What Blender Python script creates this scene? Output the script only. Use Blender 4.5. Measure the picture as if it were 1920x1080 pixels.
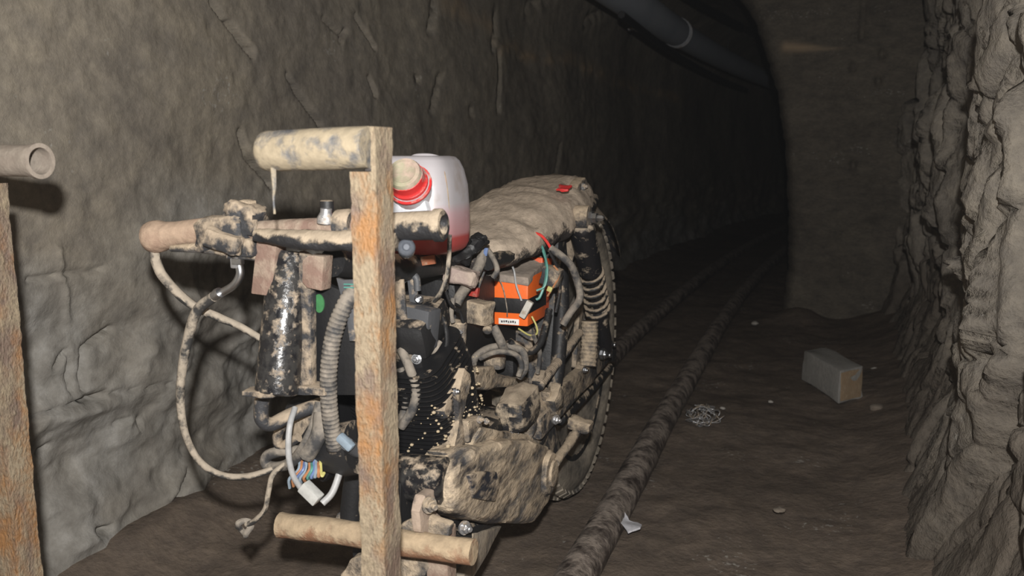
import bpy, bmesh, math, random
import numpy as np
from mathutils import Vector, Matrix

# ------------------------------------------------------------------ scene, camera, light
for o in list(bpy.data.objects):
    bpy.data.objects.remove(o)
SC = bpy.context.scene
COL = SC.collection
random.seed(7)
rng = np.random.default_rng(11)

F, HOR, CAMH = 1600.0, 290.0, 0.72           # focal length in px, horizon row, camera height
PITCH = math.atan((540 - HOR) / F)
YAW = math.radians(19.3)                     # the tunnel runs along +Y, the camera looks to its left

cam_d = bpy.data.cameras.new('camera')
cam = bpy.data.objects.new('camera', cam_d)
COL.objects.link(cam)
cam.location = (0, 0, CAMH)
cam.rotation_euler = (math.pi / 2 - PITCH, 0, YAW)
cam_d.sensor_width = 36
cam_d.lens = 36 * F / 1920
cam_d.clip_start = 0.02
cam_d.dof.use_dof = True
cam_d.dof.focus_distance = 1.25
cam_d.dof.aperture_fstop = 8
SC.camera = cam

world = bpy.data.worlds.new('world')
SC.world = world
world.use_nodes = True
world.node_tree.nodes['Background'].inputs['Color'].default_value = (0.80, 0.86, 1.0, 1)
world.node_tree.nodes['Background'].inputs['Strength'].default_value = 0.035

# the photographer's flash sits just above the lens
# thin dust hanging in the air of the tunnel
vs_ = world.node_tree.nodes.new('ShaderNodeVolumeScatter')
vs_.inputs['Density'].default_value = 0.0011
vs_.inputs['Color'].default_value = (0.92, 0.95, 1.0, 1)
world.node_tree.links.new(vs_.outputs['Volume'], world.node_tree.nodes['World Output'].inputs['Volume'])
fl_d = bpy.data.lights.new('camera_flash', 'POINT')
fl_d.energy = 88
fl_d.shadow_soft_size = 0.014
fl_d.color = (1.0, 0.975, 0.94)
fl = bpy.data.objects.new('camera_flash', fl_d)
COL.objects.link(fl)
fl.location = (0.016, -0.045, CAMH + 0.118)

SC.view_settings.view_transform = 'Standard'
SC.view_settings.look = 'None'
SC.view_settings.exposure = 0.0
SC.view_settings.gamma = 1.0
SC.view_settings.use_curve_mapping = False

# ------------------------------------------------------------------ pixel -> place helpers
FW = Vector((-math.sin(YAW) * math.cos(PITCH), math.cos(YAW) * math.cos(PITCH), -math.sin(PITCH)))
RT = Vector((math.cos(YAW), math.sin(YAW), 0))
UP = RT.cross(FW)
CAM = Vector((0, 0, CAMH))
BX = -0.49                                    # lateral position of the motorcycle's middle plane


def W(u, v, x=None, y=None, z=None):
    d = FW + RT * ((u - 960) / F) + UP * ((540 - v) / F)
    k, val = (0, x) if x is not None else (1, y) if y is not None else (2, z)
    return CAM + d * ((val - CAM[k]) / d[k])


def B(u, v, dx=0.0):
    return W(u, v, x=BX + dx)


def mpp(p):                                   # metres per pixel at a point
    return (Vector(p) - CAM).dot(FW) / F


# ------------------------------------------------------------------ numpy noise
_perm = rng.random((64, 64, 64))


def vnoise(x, y, z):
    x, y, z = np.broadcast_arrays(np.asarray(x, float), np.asarray(y, float), np.asarray(z, float))
    xi, yi, zi = np.floor(x).astype(int), np.floor(y).astype(int), np.floor(z).astype(int)
    fx, fy, fz = x - xi, y - yi, z - zi
    fx, fy, fz = [t * t * (3 - 2 * t) for t in (fx, fy, fz)]
    r = 0
    for a in (0, 1):
        for b in (0, 1):
            for c in (0, 1):
                w = (fx if a else 1 - fx) * (fy if b else 1 - fy) * (fz if c else 1 - fz)
                r = r + w * _perm[(xi + a) % 64, (yi + b) % 64, (zi + c) % 64]
    return r - 0.5


def fbm(x, y, z, oct=4, gain=0.5):
    r, a, s = 0, 1.0, 1.0
    for i in range(oct):
        r = r + a * vnoise(x * s + 7.3 * i, y * s + 3.1 * i, z * s + 5.7 * i)
        a *= gain
        s *= 2.03
    return r


# ------------------------------------------------------------------ materials
MATS = {}


def nt(m):
    m.use_nodes = True
    t = m.node_tree
    return t, t.nodes, t.links, t.nodes['Principled BSDF']


def noise_node(N, L, pos, scale, detail=5, rough=0.55):
    n = N.new('ShaderNodeTexNoise')
    n.inputs['Scale'].default_value = scale
    n.inputs['Detail'].default_value = detail
    n.inputs['Roughness'].default_value = rough
    L.new(pos, n.inputs['Vector'])
    return n.outputs['Fac']


def ramp(N, L, fac, stops):
    r = N.new('ShaderNodeValToRGB')
    e = r.color_ramp.elements
    while len(e) < len(stops):
        e.new(0.5)
    for k, (p, c) in enumerate(stops):
        e[k].position = p
        e[k].color = (*c, 1) if len(c) == 3 else c
    L.new(fac, r.inputs['Fac'])
    return r.outputs['Color']


def mixc(N, L, fac, a, b, mode='MIX'):
    m = N.new('ShaderNodeMix')
    m.data_type = 'RGBA'
    m.blend_type = mode
    for sock, val in ((0, fac), (6, a), (7, b)):
        if isinstance(val, (int, float)):
            m.inputs[sock].default_value = val
        elif isinstance(val, tuple):
            m.inputs[sock].default_value = (*val, 1)
        else:
            L.new(val, m.inputs[sock])
    return m.outputs[2]


def math_n(N, L, op, a, b=0.0):
    m = N.new('ShaderNodeMath')
    m.operation = op
    for k, v in enumerate((a, b)):
        if isinstance(v, (int, float)):
            m.inputs[k].default_value = v
        else:
            L.new(v, m.inputs[k])
    return m.outputs[0]


def coated(name, base, coat=(0.36, 0.275, 0.19), cover=0.5, scale=18.0, rough=0.45, metal=0.0,
           up=0.25, bump=0.25, soft=0.05, base2=None, fine=90.0, stretch=None):
    """A base finish with dried mud in patches; more of it where a surface faces up."""
    if name in MATS:
        return MATS[name]
    m = bpy.data.materials.new(name)
    t, N, L, P = nt(m)
    g = N.new('ShaderNodeNewGeometry')
    pos = g.outputs['Position']
    if stretch:
        mp = N.new('ShaderNodeMapping')
        mp.inputs['Scale'].default_value = stretch
        L.new(pos, mp.inputs['Vector'])
        pos = mp.outputs[0]
    n1 = noise_node(N, L, pos, scale, 7, 0.62)
    n2 = noise_node(N, L, pos, fine, 4, 0.6)
    sx = N.new('ShaderNodeSeparateXYZ')
    L.new(g.outputs['Normal'], sx.inputs[0])
    a = math_n(N, L, 'MULTIPLY_ADD', n2, 0.22)
    N[-1].inputs[2].default_value = 0.0
    a = math_n(N, L, 'ADD', a, n1)
    upf = math_n(N, L, 'MULTIPLY', sx.outputs['Z'], up)
    a = math_n(N, L, 'ADD', a, upf)
    thr = 0.61 + (0.5 - cover) * 0.55
    msk = ramp(N, L, a, [(max(0.0, thr - soft), (0, 0, 0)), (min(1, thr + soft), (1, 1, 1))])
    b0 = base
    if base2:
        f2 = ramp(N, L, noise_node(N, L, pos, scale * 0.8, 5), [(0.42, (0, 0, 0)), (0.58, (1, 1, 1))])
        b0 = mixc(N, L, f2, base, base2)
    cvar = ramp(N, L, n2, [(0.3, tuple(c * 0.78 for c in coat)), (0.7, tuple(min(1, c * 1.15) for c in coat))])
    L.new(mixc(N, L, msk, b0, cvar), P.inputs['Base Color'])
    rr = math_n(N, L, 'MULTIPLY_ADD', msk, 0.95 - rough)
    N[-1].inputs[2].default_value = rough
    L.new(rr, P.inputs['Roughness'])
    if metal:
        mm = math_n(N, L, 'MULTIPLY_ADD', msk, -metal)
        N[-1].inputs[2].default_value = metal
        L.new(mm, P.inputs['Metallic'])
    bh = math_n(N, L, 'MULTIPLY_ADD', msk, 0.6)
    L.new(n2, N[-1].inputs[2])
    bp = N.new('ShaderNodeBump')
    bp.inputs['Strength'].default_value = bump
    bp.inputs['Distance'].default_value = 0.003
    L.new(bh, bp.inputs['Height'])
    L.new(bp.outputs[0], P.inputs['Normal'])
    MATS[name] = m
    return m


def plain(name, col, rough=0.5, metal=0.0, spec=0.5):
    if name in MATS:
        return MATS[name]
    m = bpy.data.materials.new(name)
    t, N, L, P = nt(m)
    g = N.new('ShaderNodeNewGeometry')
    n = noise_node(N, L, g.outputs['Position'], 160, 3)
    L.new(ramp(N, L, n, [(0.3, tuple(c * 0.85 for c in col)), (0.7, tuple(min(1, c * 1.1) for c in col))]), P.inputs['Base Color'])
    P.inputs['Roughness'].default_value = rough
    P.inputs['Metallic'].default_value = metal
    P.inputs['Specular IOR Level'].default_value = spec
    MATS[name] = m
    return m


def rock(name, c1, c2, c3, scale=3.0, bump=0.6, attr=False, stretch=(1, 1, 1), bed=False):
    m = bpy.data.materials.new(name)
    t, N, L, P = nt(m)
    g = N.new('ShaderNodeNewGeometry')
    mp = N.new('ShaderNodeMapping')
    mp.inputs['Scale'].default_value = stretch
    L.new(g.outputs['Position'], mp.inputs['Vector'])
    pos = mp.outputs[0]
    n1 = noise_node(N, L, pos, scale, 8, 0.6)
    n2 = noise_node(N, L, pos, scale * 7, 6, 0.65)
    n3 = noise_node(N, L, pos, 70, 5, 0.7)
    col = ramp(N, L, n1, [(0.34, c1), (0.50, c2), (0.66, c3)])
    f2 = ramp(N, L, n2, [(0.30, (0.72, 0.72, 0.74)), (0.70, (1.18, 1.16, 1.12))])
    col = mixc(N, L, 1.0, col, f2, 'MULTIPLY')
    f3 = ramp(N, L, n3, [(0.30, (0.86, 0.86, 0.86)), (0.62, (1.08, 1.08, 1.08))])
    col = mixc(N, L, 1.0, col, f3, 'MULTIPLY')
    # pale salty specks
    sp = noise_node(N, L, pos, 85, 2, 0.5)
    sp = math_n(N, L, 'MULTIPLY', sp, noise_node(N, L, pos, 4.5, 2))
    sp = ramp(N, L, sp, [(0.40, (0, 0, 0)), (0.46, (0.6, 0.6, 0.6))])
    col = mixc(N, L, sp, col, (0.42, 0.40, 0.36))
    if attr:
        at = N.new('ShaderNodeAttribute')
        at.attribute_name = 'vein'
        col = mixc(N, L, at.outputs['Fac'], col, (0.43, 0.32, 0.21))
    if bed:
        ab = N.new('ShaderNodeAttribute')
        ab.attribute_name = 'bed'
        gb = ramp(N, L, n2, [(0.3, (0.085, 0.071, 0.057)), (0.7, (0.135, 0.111, 0.089))]) if bed == 'dark_brown' else ramp(N, L, n2, [(0.3, (0.19, 0.178, 0.158)), (0.50, (0.285, 0.274, 0.252)), (0.68, (0.42, 0.41, 0.39))])
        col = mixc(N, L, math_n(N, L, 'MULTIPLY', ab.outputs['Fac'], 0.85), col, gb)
    L.new(col, P.inputs['Base Color'])
    P.inputs['Roughness'].default_value = 0.95
    P.inputs['Specular IOR Level'].default_value = 0.15
    h = math_n(N, L, 'MULTIPLY_ADD', n3, 0.35)
    L.new(n2, N[-1].inputs[2])
    bp = N.new('ShaderNodeBump')
    bp.inputs['Strength'].default_value = bump
    bp.inputs['Distance'].default_value = 0.012
    L.new(h, bp.inputs['Height'])
    L.new(bp.outputs[0], P.inputs['Normal'])
    return m


# ------------------------------------------------------------------ object helpers
def tag(o, label=None, cat=None, group=None, kind=None):
    if label:
        o['label'] = label
    if cat:
        o['category'] = cat
    if group:
        o['group'] = group
    if kind:
        o['kind'] = kind
    return o


def empty(name, loc, label, cat, group=None):
    o = bpy.data.objects.new(name, None)
    o.empty_display_size = 0.05
    COL.objects.link(o)
    o.location = loc
    return tag(o, label, cat, group)


def wloc(o):
    p = Vector((0, 0, 0))
    while o:
        p = p + o.location
        o = o.parent
    return p


def link(name, me, mat, parent=None, smooth=True, angle=None):
    """Centre the mesh on its own bounding box, give it a material and hang it under its thing."""
    co = np.empty(len(me.vertices) * 3)
    me.vertices.foreach_get('co', co)
    co = co.reshape(-1, 3)
    c = (co.min(0) + co.max(0)) / 2
    me.vertices.foreach_set('co', (co - c).ravel())
    if smooth:
        me.polygons.foreach_set('use_smooth', np.ones(len(me.polygons), bool))
        if angle is not None:
            me.set_sharp_from_angle(angle=math.radians(angle))
    me.update()
    if mat:
        me.materials.append(mat)
    o = bpy.data.objects.new(name, me)
    COL.objects.link(o)
    c = Vector(c)
    if parent is not None:
        o.parent = parent
        o.location = c - wloc(parent)
    else:
        o.location = c
    return o


def mesh(name, verts, faces):
    me = bpy.data.meshes.new(name)
    me.from_pydata([tuple(v) for v in verts], [], faces)
    me.update()
    return me


def spline(pts, n=8):
    pts = [Vector(p) for p in pts]
    if len(pts) < 3:
        return [pts[0].lerp(pts[-1], i / n) for i in range(n + 1)]
    P = [pts[0] * 2 - pts[1]] + pts + [pts[-1] * 2 - pts[-2]]
    out = []
    for i in range(1, len(P) - 2):
        a, b, c, d = P[i - 1:i + 3]
        for k in range(n):
            t = k / n
            out.append(0.5 * ((2 * b) + (c - a) * t + (2 * a - 5 * b + 4 * c - d) * t * t + (3 * b - a - 3 * c + d) * t ** 3))
    out.append(pts[-1])
    return out


def sweep(path, radii, seg=10, jit=0.0, cap=True, bevel=True):
    """verts, faces of a tube along a path; radii a number or one per path point."""
    n = len(path)
    if isinstance(radii, (int, float)):
        radii = [radii] * n
    tang = [(path[min(i + 1, n - 1)] - path[max(i - 1, 0)]).normalized() for i in range(n)]
    ref = Vector((0, 0, 1)) if abs(tang[0].z) < 0.9 else Vector((1, 0, 0))
    nrm = (ref - tang[0] * ref.dot(tang[0])).normalized()
    V, Fc = [], []
    for i in range(n):
        nrm = (nrm - tang[i] * nrm.dot(tang[i])).normalized()
        bi = tang[i].cross(nrm)
        for k in range(seg):
            a = 2 * math.pi * k / seg
            r = radii[i]
            if jit:
                q = path[i] * 60
                r *= 1 + jit * float(fbm(q.x + math.cos(a) * 1.3, q.y + math.sin(a) * 1.3, q.z, 3))
            V.append(path[i] + (nrm * math.cos(a) + bi * math.sin(a)) * r)
    for i in range(n - 1):
        for k in range(seg):
            k2 = (k + 1) % seg
            Fc.append((i * seg + k, i * seg + k2, (i + 1) * seg + k2, (i + 1) * seg + k))
    if cap:
        Fc.append(tuple(range(seg - 1, -1, -1)))
        Fc.append(tuple((n - 1) * seg + k for k in range(seg)))
    return V, Fc


def tube(name, pts, r, mat, parent=None, seg=10, n=6, jit=0.0, straight=False):
    path = [Vector(p) for p in pts] if straight else spline(pts, n)
    if straight and jit and len(path) == 2:
        path = [path[0].lerp(path[1], i / 14) for i in range(15)]
    if isinstance(r, (list, tuple)):
        m = len(r) - 1
        rr = []
        for i in range(len(path)):
            t = i / (len(path) - 1) * m
            k = min(int(t), m - 1)
            rr.append(r[k] + (r[k + 1] - r[k]) * (t - k))
        r = rr
    return link(name, mesh(name, *sweep(path, r, seg, jit)), mat, parent, True, 50)


def ribbed(name, pts, r, mat, parent, pitch=0.006, depth=0.14, seg=10):
    path = spline(pts, 24)
    # resample evenly
    L = [0]
    for a, b in zip(path, path[1:]):
        L.append(L[-1] + (b - a).length)
    step = pitch / 3
    m = max(4, int(L[-1] / step))
    out, rad, j = [], [], 0
    for i in range(m + 1):
        s = L[-1] * i / m
        while j < len(L) - 2 and L[j + 1] < s:
            j += 1
        t = (s - L[j]) / max(1e-9, L[j + 1] - L[j])
        out.append(path[j].lerp(path[j + 1], t))
        rad.append(r * (1 - depth if i % 3 == 2 else 1))
    return link(name, mesh(name, *sweep(out, rad, seg)), mat, parent, True)


def basis(axis):
    a = Vector(axis).normalized()
    r = Vector((0, 0, 1)) if abs(a.z) < 0.9 else Vector((0, 1, 0))
    x = r.cross(a).normalized()
    return x, a.cross(x), a


def lathe_data(origin, axis, prof, seg=24):
    x, y, a = basis(axis)
    o = Vector(origin)
    V, Fc = [], []
    for t, r in prof:
        for k in range(seg):
            an = 2 * math.pi * k / seg
            V.append(o + a * t + (x * math.cos(an) + y * math.sin(an)) * max(r, 1e-5))
    for i in range(len(prof) - 1):
        for k in range(seg):
            k2 = (k + 1) % seg
            Fc.append((i * seg + k, i * seg + k2, (i + 1) * seg + k2, (i + 1) * seg + k))
    Fc.append(tuple(range(seg - 1, -1, -1)))
    Fc.append(tuple((len(prof) - 1) * seg + k for k in range(seg)))
    return V, Fc


def lathe(name, origin, axis, prof, mat, parent=None, seg=24, angle=40):
    return link(name, mesh(name, *lathe_data(origin, axis, prof, seg)), mat, parent, True, angle)


def roughen(bm, amp, sc):
    co = np.array([v.co[:] for v in bm.verts])
    bm.normal_update()
    nn = np.array([v.normal[:] for v in bm.verts])
    d = fbm(co[:, 0] * sc, co[:, 1] * sc, co[:, 2] * sc, 4) * amp
    for v, q in zip(bm.verts, co + nn * d[:, None]):
        v.co = q


def fin_bm(name, bm, mat, parent, bevel=0.0, segs=2, cuts=0, amp=0.0, sc=60, smooth=True, angle=35):
    bm.normal_update()
    bmesh.ops.recalc_face_normals(bm, faces=bm.faces)
    if bevel:
        bmesh.ops.bevel(bm, geom=bm.edges[:], offset=bevel, segments=segs, profile=0.6, affect='EDGES', clamp_overlap=True)
    if cuts:
        bmesh.ops.triangulate(bm, faces=[f for f in bm.faces if len(f.verts) > 4])
        bmesh.ops.subdivide_edges(bm, edges=bm.edges[:], cuts=cuts, use_grid_fill=True)
    if amp:
        roughen(bm, amp, sc)
    me = bpy.data.meshes.new(name)
    bm.to_mesh(me)
    bm.free()
    return link(name, me, mat, parent, smooth, angle)


def box(name, c, size, mat, parent=None, rot=None, bevel=0.002, cuts=0, amp=0.0, sc=60, taper=1.0):
    bm = bmesh.new()
    bmesh.ops.create_cube(bm, size=1)
    for v in bm.verts:
        if v.co.z > 0:
            v.co.x *= taper
            v.co.y *= taper
        v.co = Vector((v.co.x * size[0], v.co.y * size[1], v.co.z * size[2]))
    M = rot.to_4x4() if rot else Matrix.Identity(4)
    bmesh.ops.transform(bm, matrix=Matrix.Translation(Vector(c)) @ M, verts=bm.verts)
    return fin_bm(name, bm, mat, parent, bevel, 2, cuts, amp, sc)


def RX(a):
    return Matrix.Rotation(math.radians(a), 3, 'X')


def RY(a):
    return Matrix.Rotation(math.radians(a), 3, 'Y')


def RZ(a):
    return Matrix.Rotation(math.radians(a), 3, 'Z')


def prism(name, pts, vec, mat, parent=None, bevel=0.0015, cuts=0, amp=0.0, sc=60, segs=2):
    bm = bmesh.new()
    vs = [bm.verts.new(Vector(p)) for p in pts]
    f = bm.faces.new(vs)
    r = bmesh.ops.extrude_face_region(bm, geom=[f])
    bmesh.ops.translate(bm, vec=Vector(vec), verts=[e for e in r['geom'] if isinstance(e, bmesh.types.BMVert)])
    return fin_bm(name, bm, mat, parent, bevel, segs, cuts, amp, sc)


def join(*parts):
    V, Fc = [], []
    for v, f in parts:
        k = len(V)
        V += list(v)
        Fc += [tuple(i + k for i in q) for q in f]
    return V, Fc


def bolt(pos, axis, r, mat, parent, name='bolt', stud=0.6):
    p = [(-0.4 * r, r * 1.35), (0, r * 1.35), (0, r * 1.3)]
    a = lathe_data(pos, axis, p, 16)
    b = lathe_data(pos, axis, [(0, r), (r * 0.75, r), (r * 0.9, r * 0.85)], 6)
    c = lathe_data(pos, axis, [(r * 0.8, r * 0.55), (r * (0.9 + stud), r * 0.55), (r * (1.05 + stud), r * 0.4)], 12)
    return link(name, mesh(name, *join(a, b, c)), mat, parent, True, 30)


def grid_obj(name, X, Y, Z, mat, kind='structure', vein=None, flip=False, bed=None):
    a, b = X.shape
    V = np.stack([X, Y, Z], -1).reshape(-1, 3)
    i = np.arange(a * b).reshape(a, b)
    q = np.stack([i[:-1, :-1], i[1:, :-1], i[1:, 1:], i[:-1, 1:]], -1).reshape(-1, 4)
    if flip:
        q = q[:, ::-1]
    me = bpy.data.meshes.new(name)
    me.vertices.add(len(V))
    me.vertices.foreach_set('co', V.ravel())
    me.loops.add(q.size)
    me.loops.foreach_set('vertex_index', q.ravel().astype(np.int32))
    me.polygons.add(len(q))
    me.polygons.foreach_set('loop_start', np.arange(0, q.size, 4, dtype=np.int32))
    me.update(calc_edges=True)
    me.validate()
    if vein is not None:
        at = me.attributes.new('vein', 'FLOAT', 'POINT')
        at.data.foreach_set('value', vein.ravel().astype(np.float32))
    if bed is not None:
        at = me.attributes.new('bed', 'FLOAT', 'POINT')
        at.data.foreach_set('value', bed.ravel().astype(np.float32))
    o = link(name, me, mat, None, True)
    o['kind'] = kind
    return o


# ------------------------------------------------------------------ the tunnel
def curve(y):                                 # the tunnel bends gently to the right further in
    return 0.0115 * np.maximum(0, np.asarray(y, float) - 2.8) ** 2


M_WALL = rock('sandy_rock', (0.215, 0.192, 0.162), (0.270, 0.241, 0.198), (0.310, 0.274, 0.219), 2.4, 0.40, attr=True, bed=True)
M_WALLR = rock('fractured_rock', (0.165, 0.148, 0.127), (0.22, 0.198, 0.168), (0.275, 0.247, 0.205), 4.0, 0.9, attr=False, bed='dark_brown')
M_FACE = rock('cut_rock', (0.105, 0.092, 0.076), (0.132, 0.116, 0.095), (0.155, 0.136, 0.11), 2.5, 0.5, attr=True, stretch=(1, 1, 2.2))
M_FLOOR = rock('trodden_earth', (0.135, 0.108, 0.086), (0.168, 0.134, 0.107), (0.20, 0.162, 0.13), 3.0, 0.6)


def ax(segs):
    out = []
    for a, b, st in segs:
        out += list(np.arange(a, b - 1e-6, st))
    out.append(segs[-1][1])
    return np.array(out)


def seg_dist(Y, Z, p, q):
    py, pz, qy, qz = p[1], p[2], q[1], q[2]
    dy, dz = qy - py, qz - pz
    t = np.clip(((Y - py) * dy + (Z - pz) * dz) / (dy * dy + dz * dz + 1e-9), 0, 1)
    return np.hypot(Y - py - t * dy, Z - pz - t * dz), t


# left wall
ys = ax([(-1.2, 0.5, 0.06), (0.5, 2.2, 0.005), (2.2, 4.5, 0.018), (4.5, 12.0, 0.06)])
ts = ax([(-0.06, 1.15, 0.006), (1.15, 1.75, 0.025)])
Yg, Tg = np.meshgrid(ys, ts, indexing='ij')
over = np.clip((Tg - 1.15) / 0.6, 0, 1)
ang = over * math.radians(82)
Xb = np.where(over > 0, -1.16 + 0.42 * (1 - np.cos(ang)), -1.16)
Zb = np.where(over > 0, 1.15 + 0.55 * np.sin(ang), Tg)
Xb = Xb + 0.02 * np.sin(Zb * 2.2)
# height field, positive = into the tunnel
D = 0.075 * fbm(Yg * 1.1, Zb * 1.3, 0.3, 3) + 0.007 * fbm(Yg * 5, Zb * 6, 4.3, 4) + 0.005 * fbm(Yg * 26, Zb * 30, 9.1, 3)
# bedding ledges low on the wall, rougher there
low = np.clip((0.62 - Zb) / 0.25, 0, 1)
bed = Zb + 0.30 * (Yg - 1.0) * 0.25 + 0.05 * fbm(Yg * 3, Zb * 2, 2.2, 3)
st = 0.5 + 0.35 * np.sin(bed * 30 + 6 * fbm(Yg * 2.5, Zb * 2, 7.7, 3)) + 0.15 * np.sin(bed * 67 + 1.0)
ridge = 1 - np.abs(2.2 * fbm(Yg * 2.6, Zb * 4.2, 21.5, 4))
D += low * (0.018 * (st - 0.5) + 0.030 * fbm(Yg * 4, Zb * 7, 12.5, 5, 0.6))
D += low * 0.020 * (np.clip(ridge, 0, 1) ** 3 - 0.3)
D += 0.05 * np.clip((0.18 - Zb) / 0.18, 0, 1) ** 2
# pick marks and cracks seen on the wall
PL = -1.14
for (u1, v1, u2, v2, w, dp) in ((405, 5, 440, 50, 0.005, 0.02), (440, 48, 478, 98, 0.0062, 0.075), (545, 140, 562, 172, .005, .02),
                                (560, 168, 605, 232, 0.0055, 0.07), (455, 248, 470, 290, 0.006, 0.035), (468, 288, 515, 345, 0.0058, 0.07),
                                (610, 35, 640, 62, 0.005, 0.012), (670, 30, 700, 90, 0.005, 0.03), (685, 150, 692, 175, 0.006, 0.045),
                                (50, 523, 190, 506, 0.004, 0.010), (172, 655, 172, 730, 0.004, 0.016), (172, 652, 230, 618, 0.004, 0.018),
                                (175, 752, 210, 742, 0.005, 0.030), (60, 790, 175, 752, 0.003, 0.014), (210, 742, 330, 720, 0.003, 0.010),
                                (120, 690, 140, 660, 0.004, 0.012), (145, 660, 150, 735, 0.003, 0.012), (195, 1000, 220, 993, 0.006, 0.030),
                                (367, 884, 314, 985, 0.004, 0.022), (314, 985, 219, 1050, 0.004, 0.018), (280, 790, 285, 810, 0.003, 0.012),
                                (240, 800, 262, 788, 0.003, 0.010), (100, 850, 125, 840, 0.004, 0.012), (100, 470, 140, 600, 0.006, -0.006),
                                (930, 30, 915, 95, 0.010, 0.04), (925, 95, 925, 210, 0.008, 0.03), (815, 0, 800, 60, 0.012, 0.03), (990, 15, 1030, 0, .012, .03),
                                (815, 140, 800, 210, 0.008, 0.02), (870, 205, 872, 216, 0.008, 0.03), (775, 146, 775, 152, 0.007, 0.04),
                                (1080, 40, 1120, 5, 0.012, 0.04), (1040, 270, 1030, 330, 0.012, 0.015), (650, 60, 640, 75, 0.005, 0.02)):
    d_, t_ = seg_dist(Yg + 0.006 * fbm(Yg * 40, Zb * 40, 6.6, 2), Zb + 0.006 * fbm(Yg * 40, Zb * 40, 16.6, 2), W(u1, v1, x=PL), W(u2, v2, x=PL))
    D -= 1.3 * dp * np.exp(-(d_ / w) ** 2)
vein = np.zeros_like(D)
for (u1, v1, u2, v2, w) in ((830, 15, 915, 55, .035), (925, 85, 985, 97, .022), (985, 97, 1060, 115, .03), (1060, 115, 1130, 150, .035), (1130, 150, 1240, 185, .03)):
    d_, t_ = seg_dist(Yg, Zb + 0.05 * fbm(Yg * 8, Zb * 8, 3.6, 3), W(u1, v1, x=PL), W(u2, v2, x=PL))
    vein = np.maximum(vein, np.exp(-(d_ / w) ** 2))
vein *= np.clip(0.55 + 1.4 * fbm(Yg * 14, Zb * 14, 1.6, 3), 0, 1)
D += vein * 0.010
nx = np.where(over > 0, np.cos(ang), 1.0)
nz = np.where(over > 0, -np.sin(ang), 0.0)
grid_obj('wall_left', Xb + nx * D + curve(Yg), Yg, Zb + nz * D, M_WALL, vein=vein,
         bed=np.clip((0.60 - Zb - 0.05 * (Yg - 1) + 0.30 * fbm(Yg * 3, Zb * 3, 8.8, 4)) / 0.14, 0, 1) * np.clip(0.8 + 1.2 * fbm(Yg * 5, Zb * 5, 3.8, 3), 0, 1))

# floor
xs = ax([(-1.35, 0.9, 0.014)])
ysf = ax([(-1.2, 0.9, 0.06), (0.9, 3.0, 0.012), (3.0, 5.0, 0.025), (5.0, 12.0, 0.08)])
Xg, Yf = np.meshgrid(xs, ysf, indexing='ij')
Zf = 0.018 * fbm(Xg * 3, Yf * 3, 0.7, 3) + 0.008 * fbm(Xg * 14, Yf * 14, 1.7, 4) - 0.006
xr = Xg - curve(Yf) * (Yf > 4)
Zf += 0.09 * np.clip((Xg - 0.08) / 0.30, 0, 1) ** 1.6 * (Yf < 4.6)
Zf += 0.05 * np.clip((-0.98 - xr) / 0.15, 0, 1) ** 1.3
Zf += 0.05 * np.exp(-((Xg + 0.03) / 0.10) ** 2 - ((Yf - 3.95) / 0.16) ** 2)
# wheel rut in the middle stays flat
Zf -= 0.004 * np.exp(-((xr + 0.48) / 0.08) ** 2)
grid_obj('floor', Xg, Yf, Zf, M_FLOOR, flip=True)

# the face of rock that narrows the gallery to a tunnel on the left
edge_px = [(1460, 610), (1468, 585), (1477, 500), (1478, 400), (1475, 320), (1468, 240), (1456, 170), (1440, 110), (1418, 50), (1390, 0)]
edge = [W(u, v, y=4.1) for u, v in edge_px]
edge = [(p.x, max(-0.1, p.z)) for p in edge] + [(-0.47, 1.56), (-0.60, 1.64), (-0.80, 1.68), (-1.10, 1.70)]
edge[0] = (edge[0][0] - 0.02, -0.10)
ep = np.array(edge)
s_ = np.concatenate([[0], np.cumsum(np.hypot(*np.diff(ep, axis=0).T))])
sN = np.linspace(0, s_[-1], 190)
ex, ez = np.interp(sN, s_, ep[:, 0]), np.interp(sN, s_, ep[:, 1])
ex = ex + 0.012 * fbm(sN * 14, 0.0, 0.5, 3) + 0.008 * fbm(sN * 45, 0.0, 7.5, 2)
ox = np.where(ez < 1.25, 0.62, 0.62 + (-1.10 - 0.62) * np.clip((sN - sN[np.argmax(ez > 1.25)]) / (s_[-1] - sN[np.argmax(ez > 1.25)]), 0, 1))
oz = np.where(ez < 1.25, ez, ez + (1.95 - ez) * 1.0)
rN = np.concatenate([np.linspace(0, 0.06, 8)[:-1], np.linspace(0.06, 1, 70)])
R_, S_ = np.meshgrid(rN, np.arange(len(sN)), indexing='ij')
Xw = ex[S_] + (ox - ex)[S_] * R_
Zw = ez[S_] + (oz - ez)[S_] * R_
Yw = 4.10 + 0.10 * np.exp(-R_ * 40) + 0.05 * fbm(Xw * 4, Zw * 4, 3.1, 4) + 0.012 * fbm(Xw * 16, Zw * 24, 8.1, 4) - 0.10 * np.clip((0.2 - Zw) / 0.2, 0, 1) ** 1.5
st2 = np.clip((Zw - 0.605) / 0.02, -1, 1)
Yw += 0.012 * st2
d_, _ = seg_dist(Xw, Zw, (0, W(1475, 88, y=4.1).x, W(1475, 88, y=4.1).z), (0, W(1600, 92, y=4.1).x, W(1600, 92, y=4.1).z))
fv = np.exp(-(d_ / (0.006 + 0.02 * np.clip((W(1560, 90, y=4.1).x - Xw) / 0.25, 0, 1))) ** 2) * 0.9 * np.clip((W(1600, 92, y=4.1).x - Xw) / 0.2, 0, 1)
for (u, v) in ((1648, 150), (1600, 310), (1616, 65), (1655, 100), (1600, 125)):
    p = W(u, v, y=4.1)
    Yw += 0.05 * np.exp(-(((Xw - p.x) / 0.012) ** 2 + ((Zw - p.z) / 0.022) ** 2))
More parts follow.
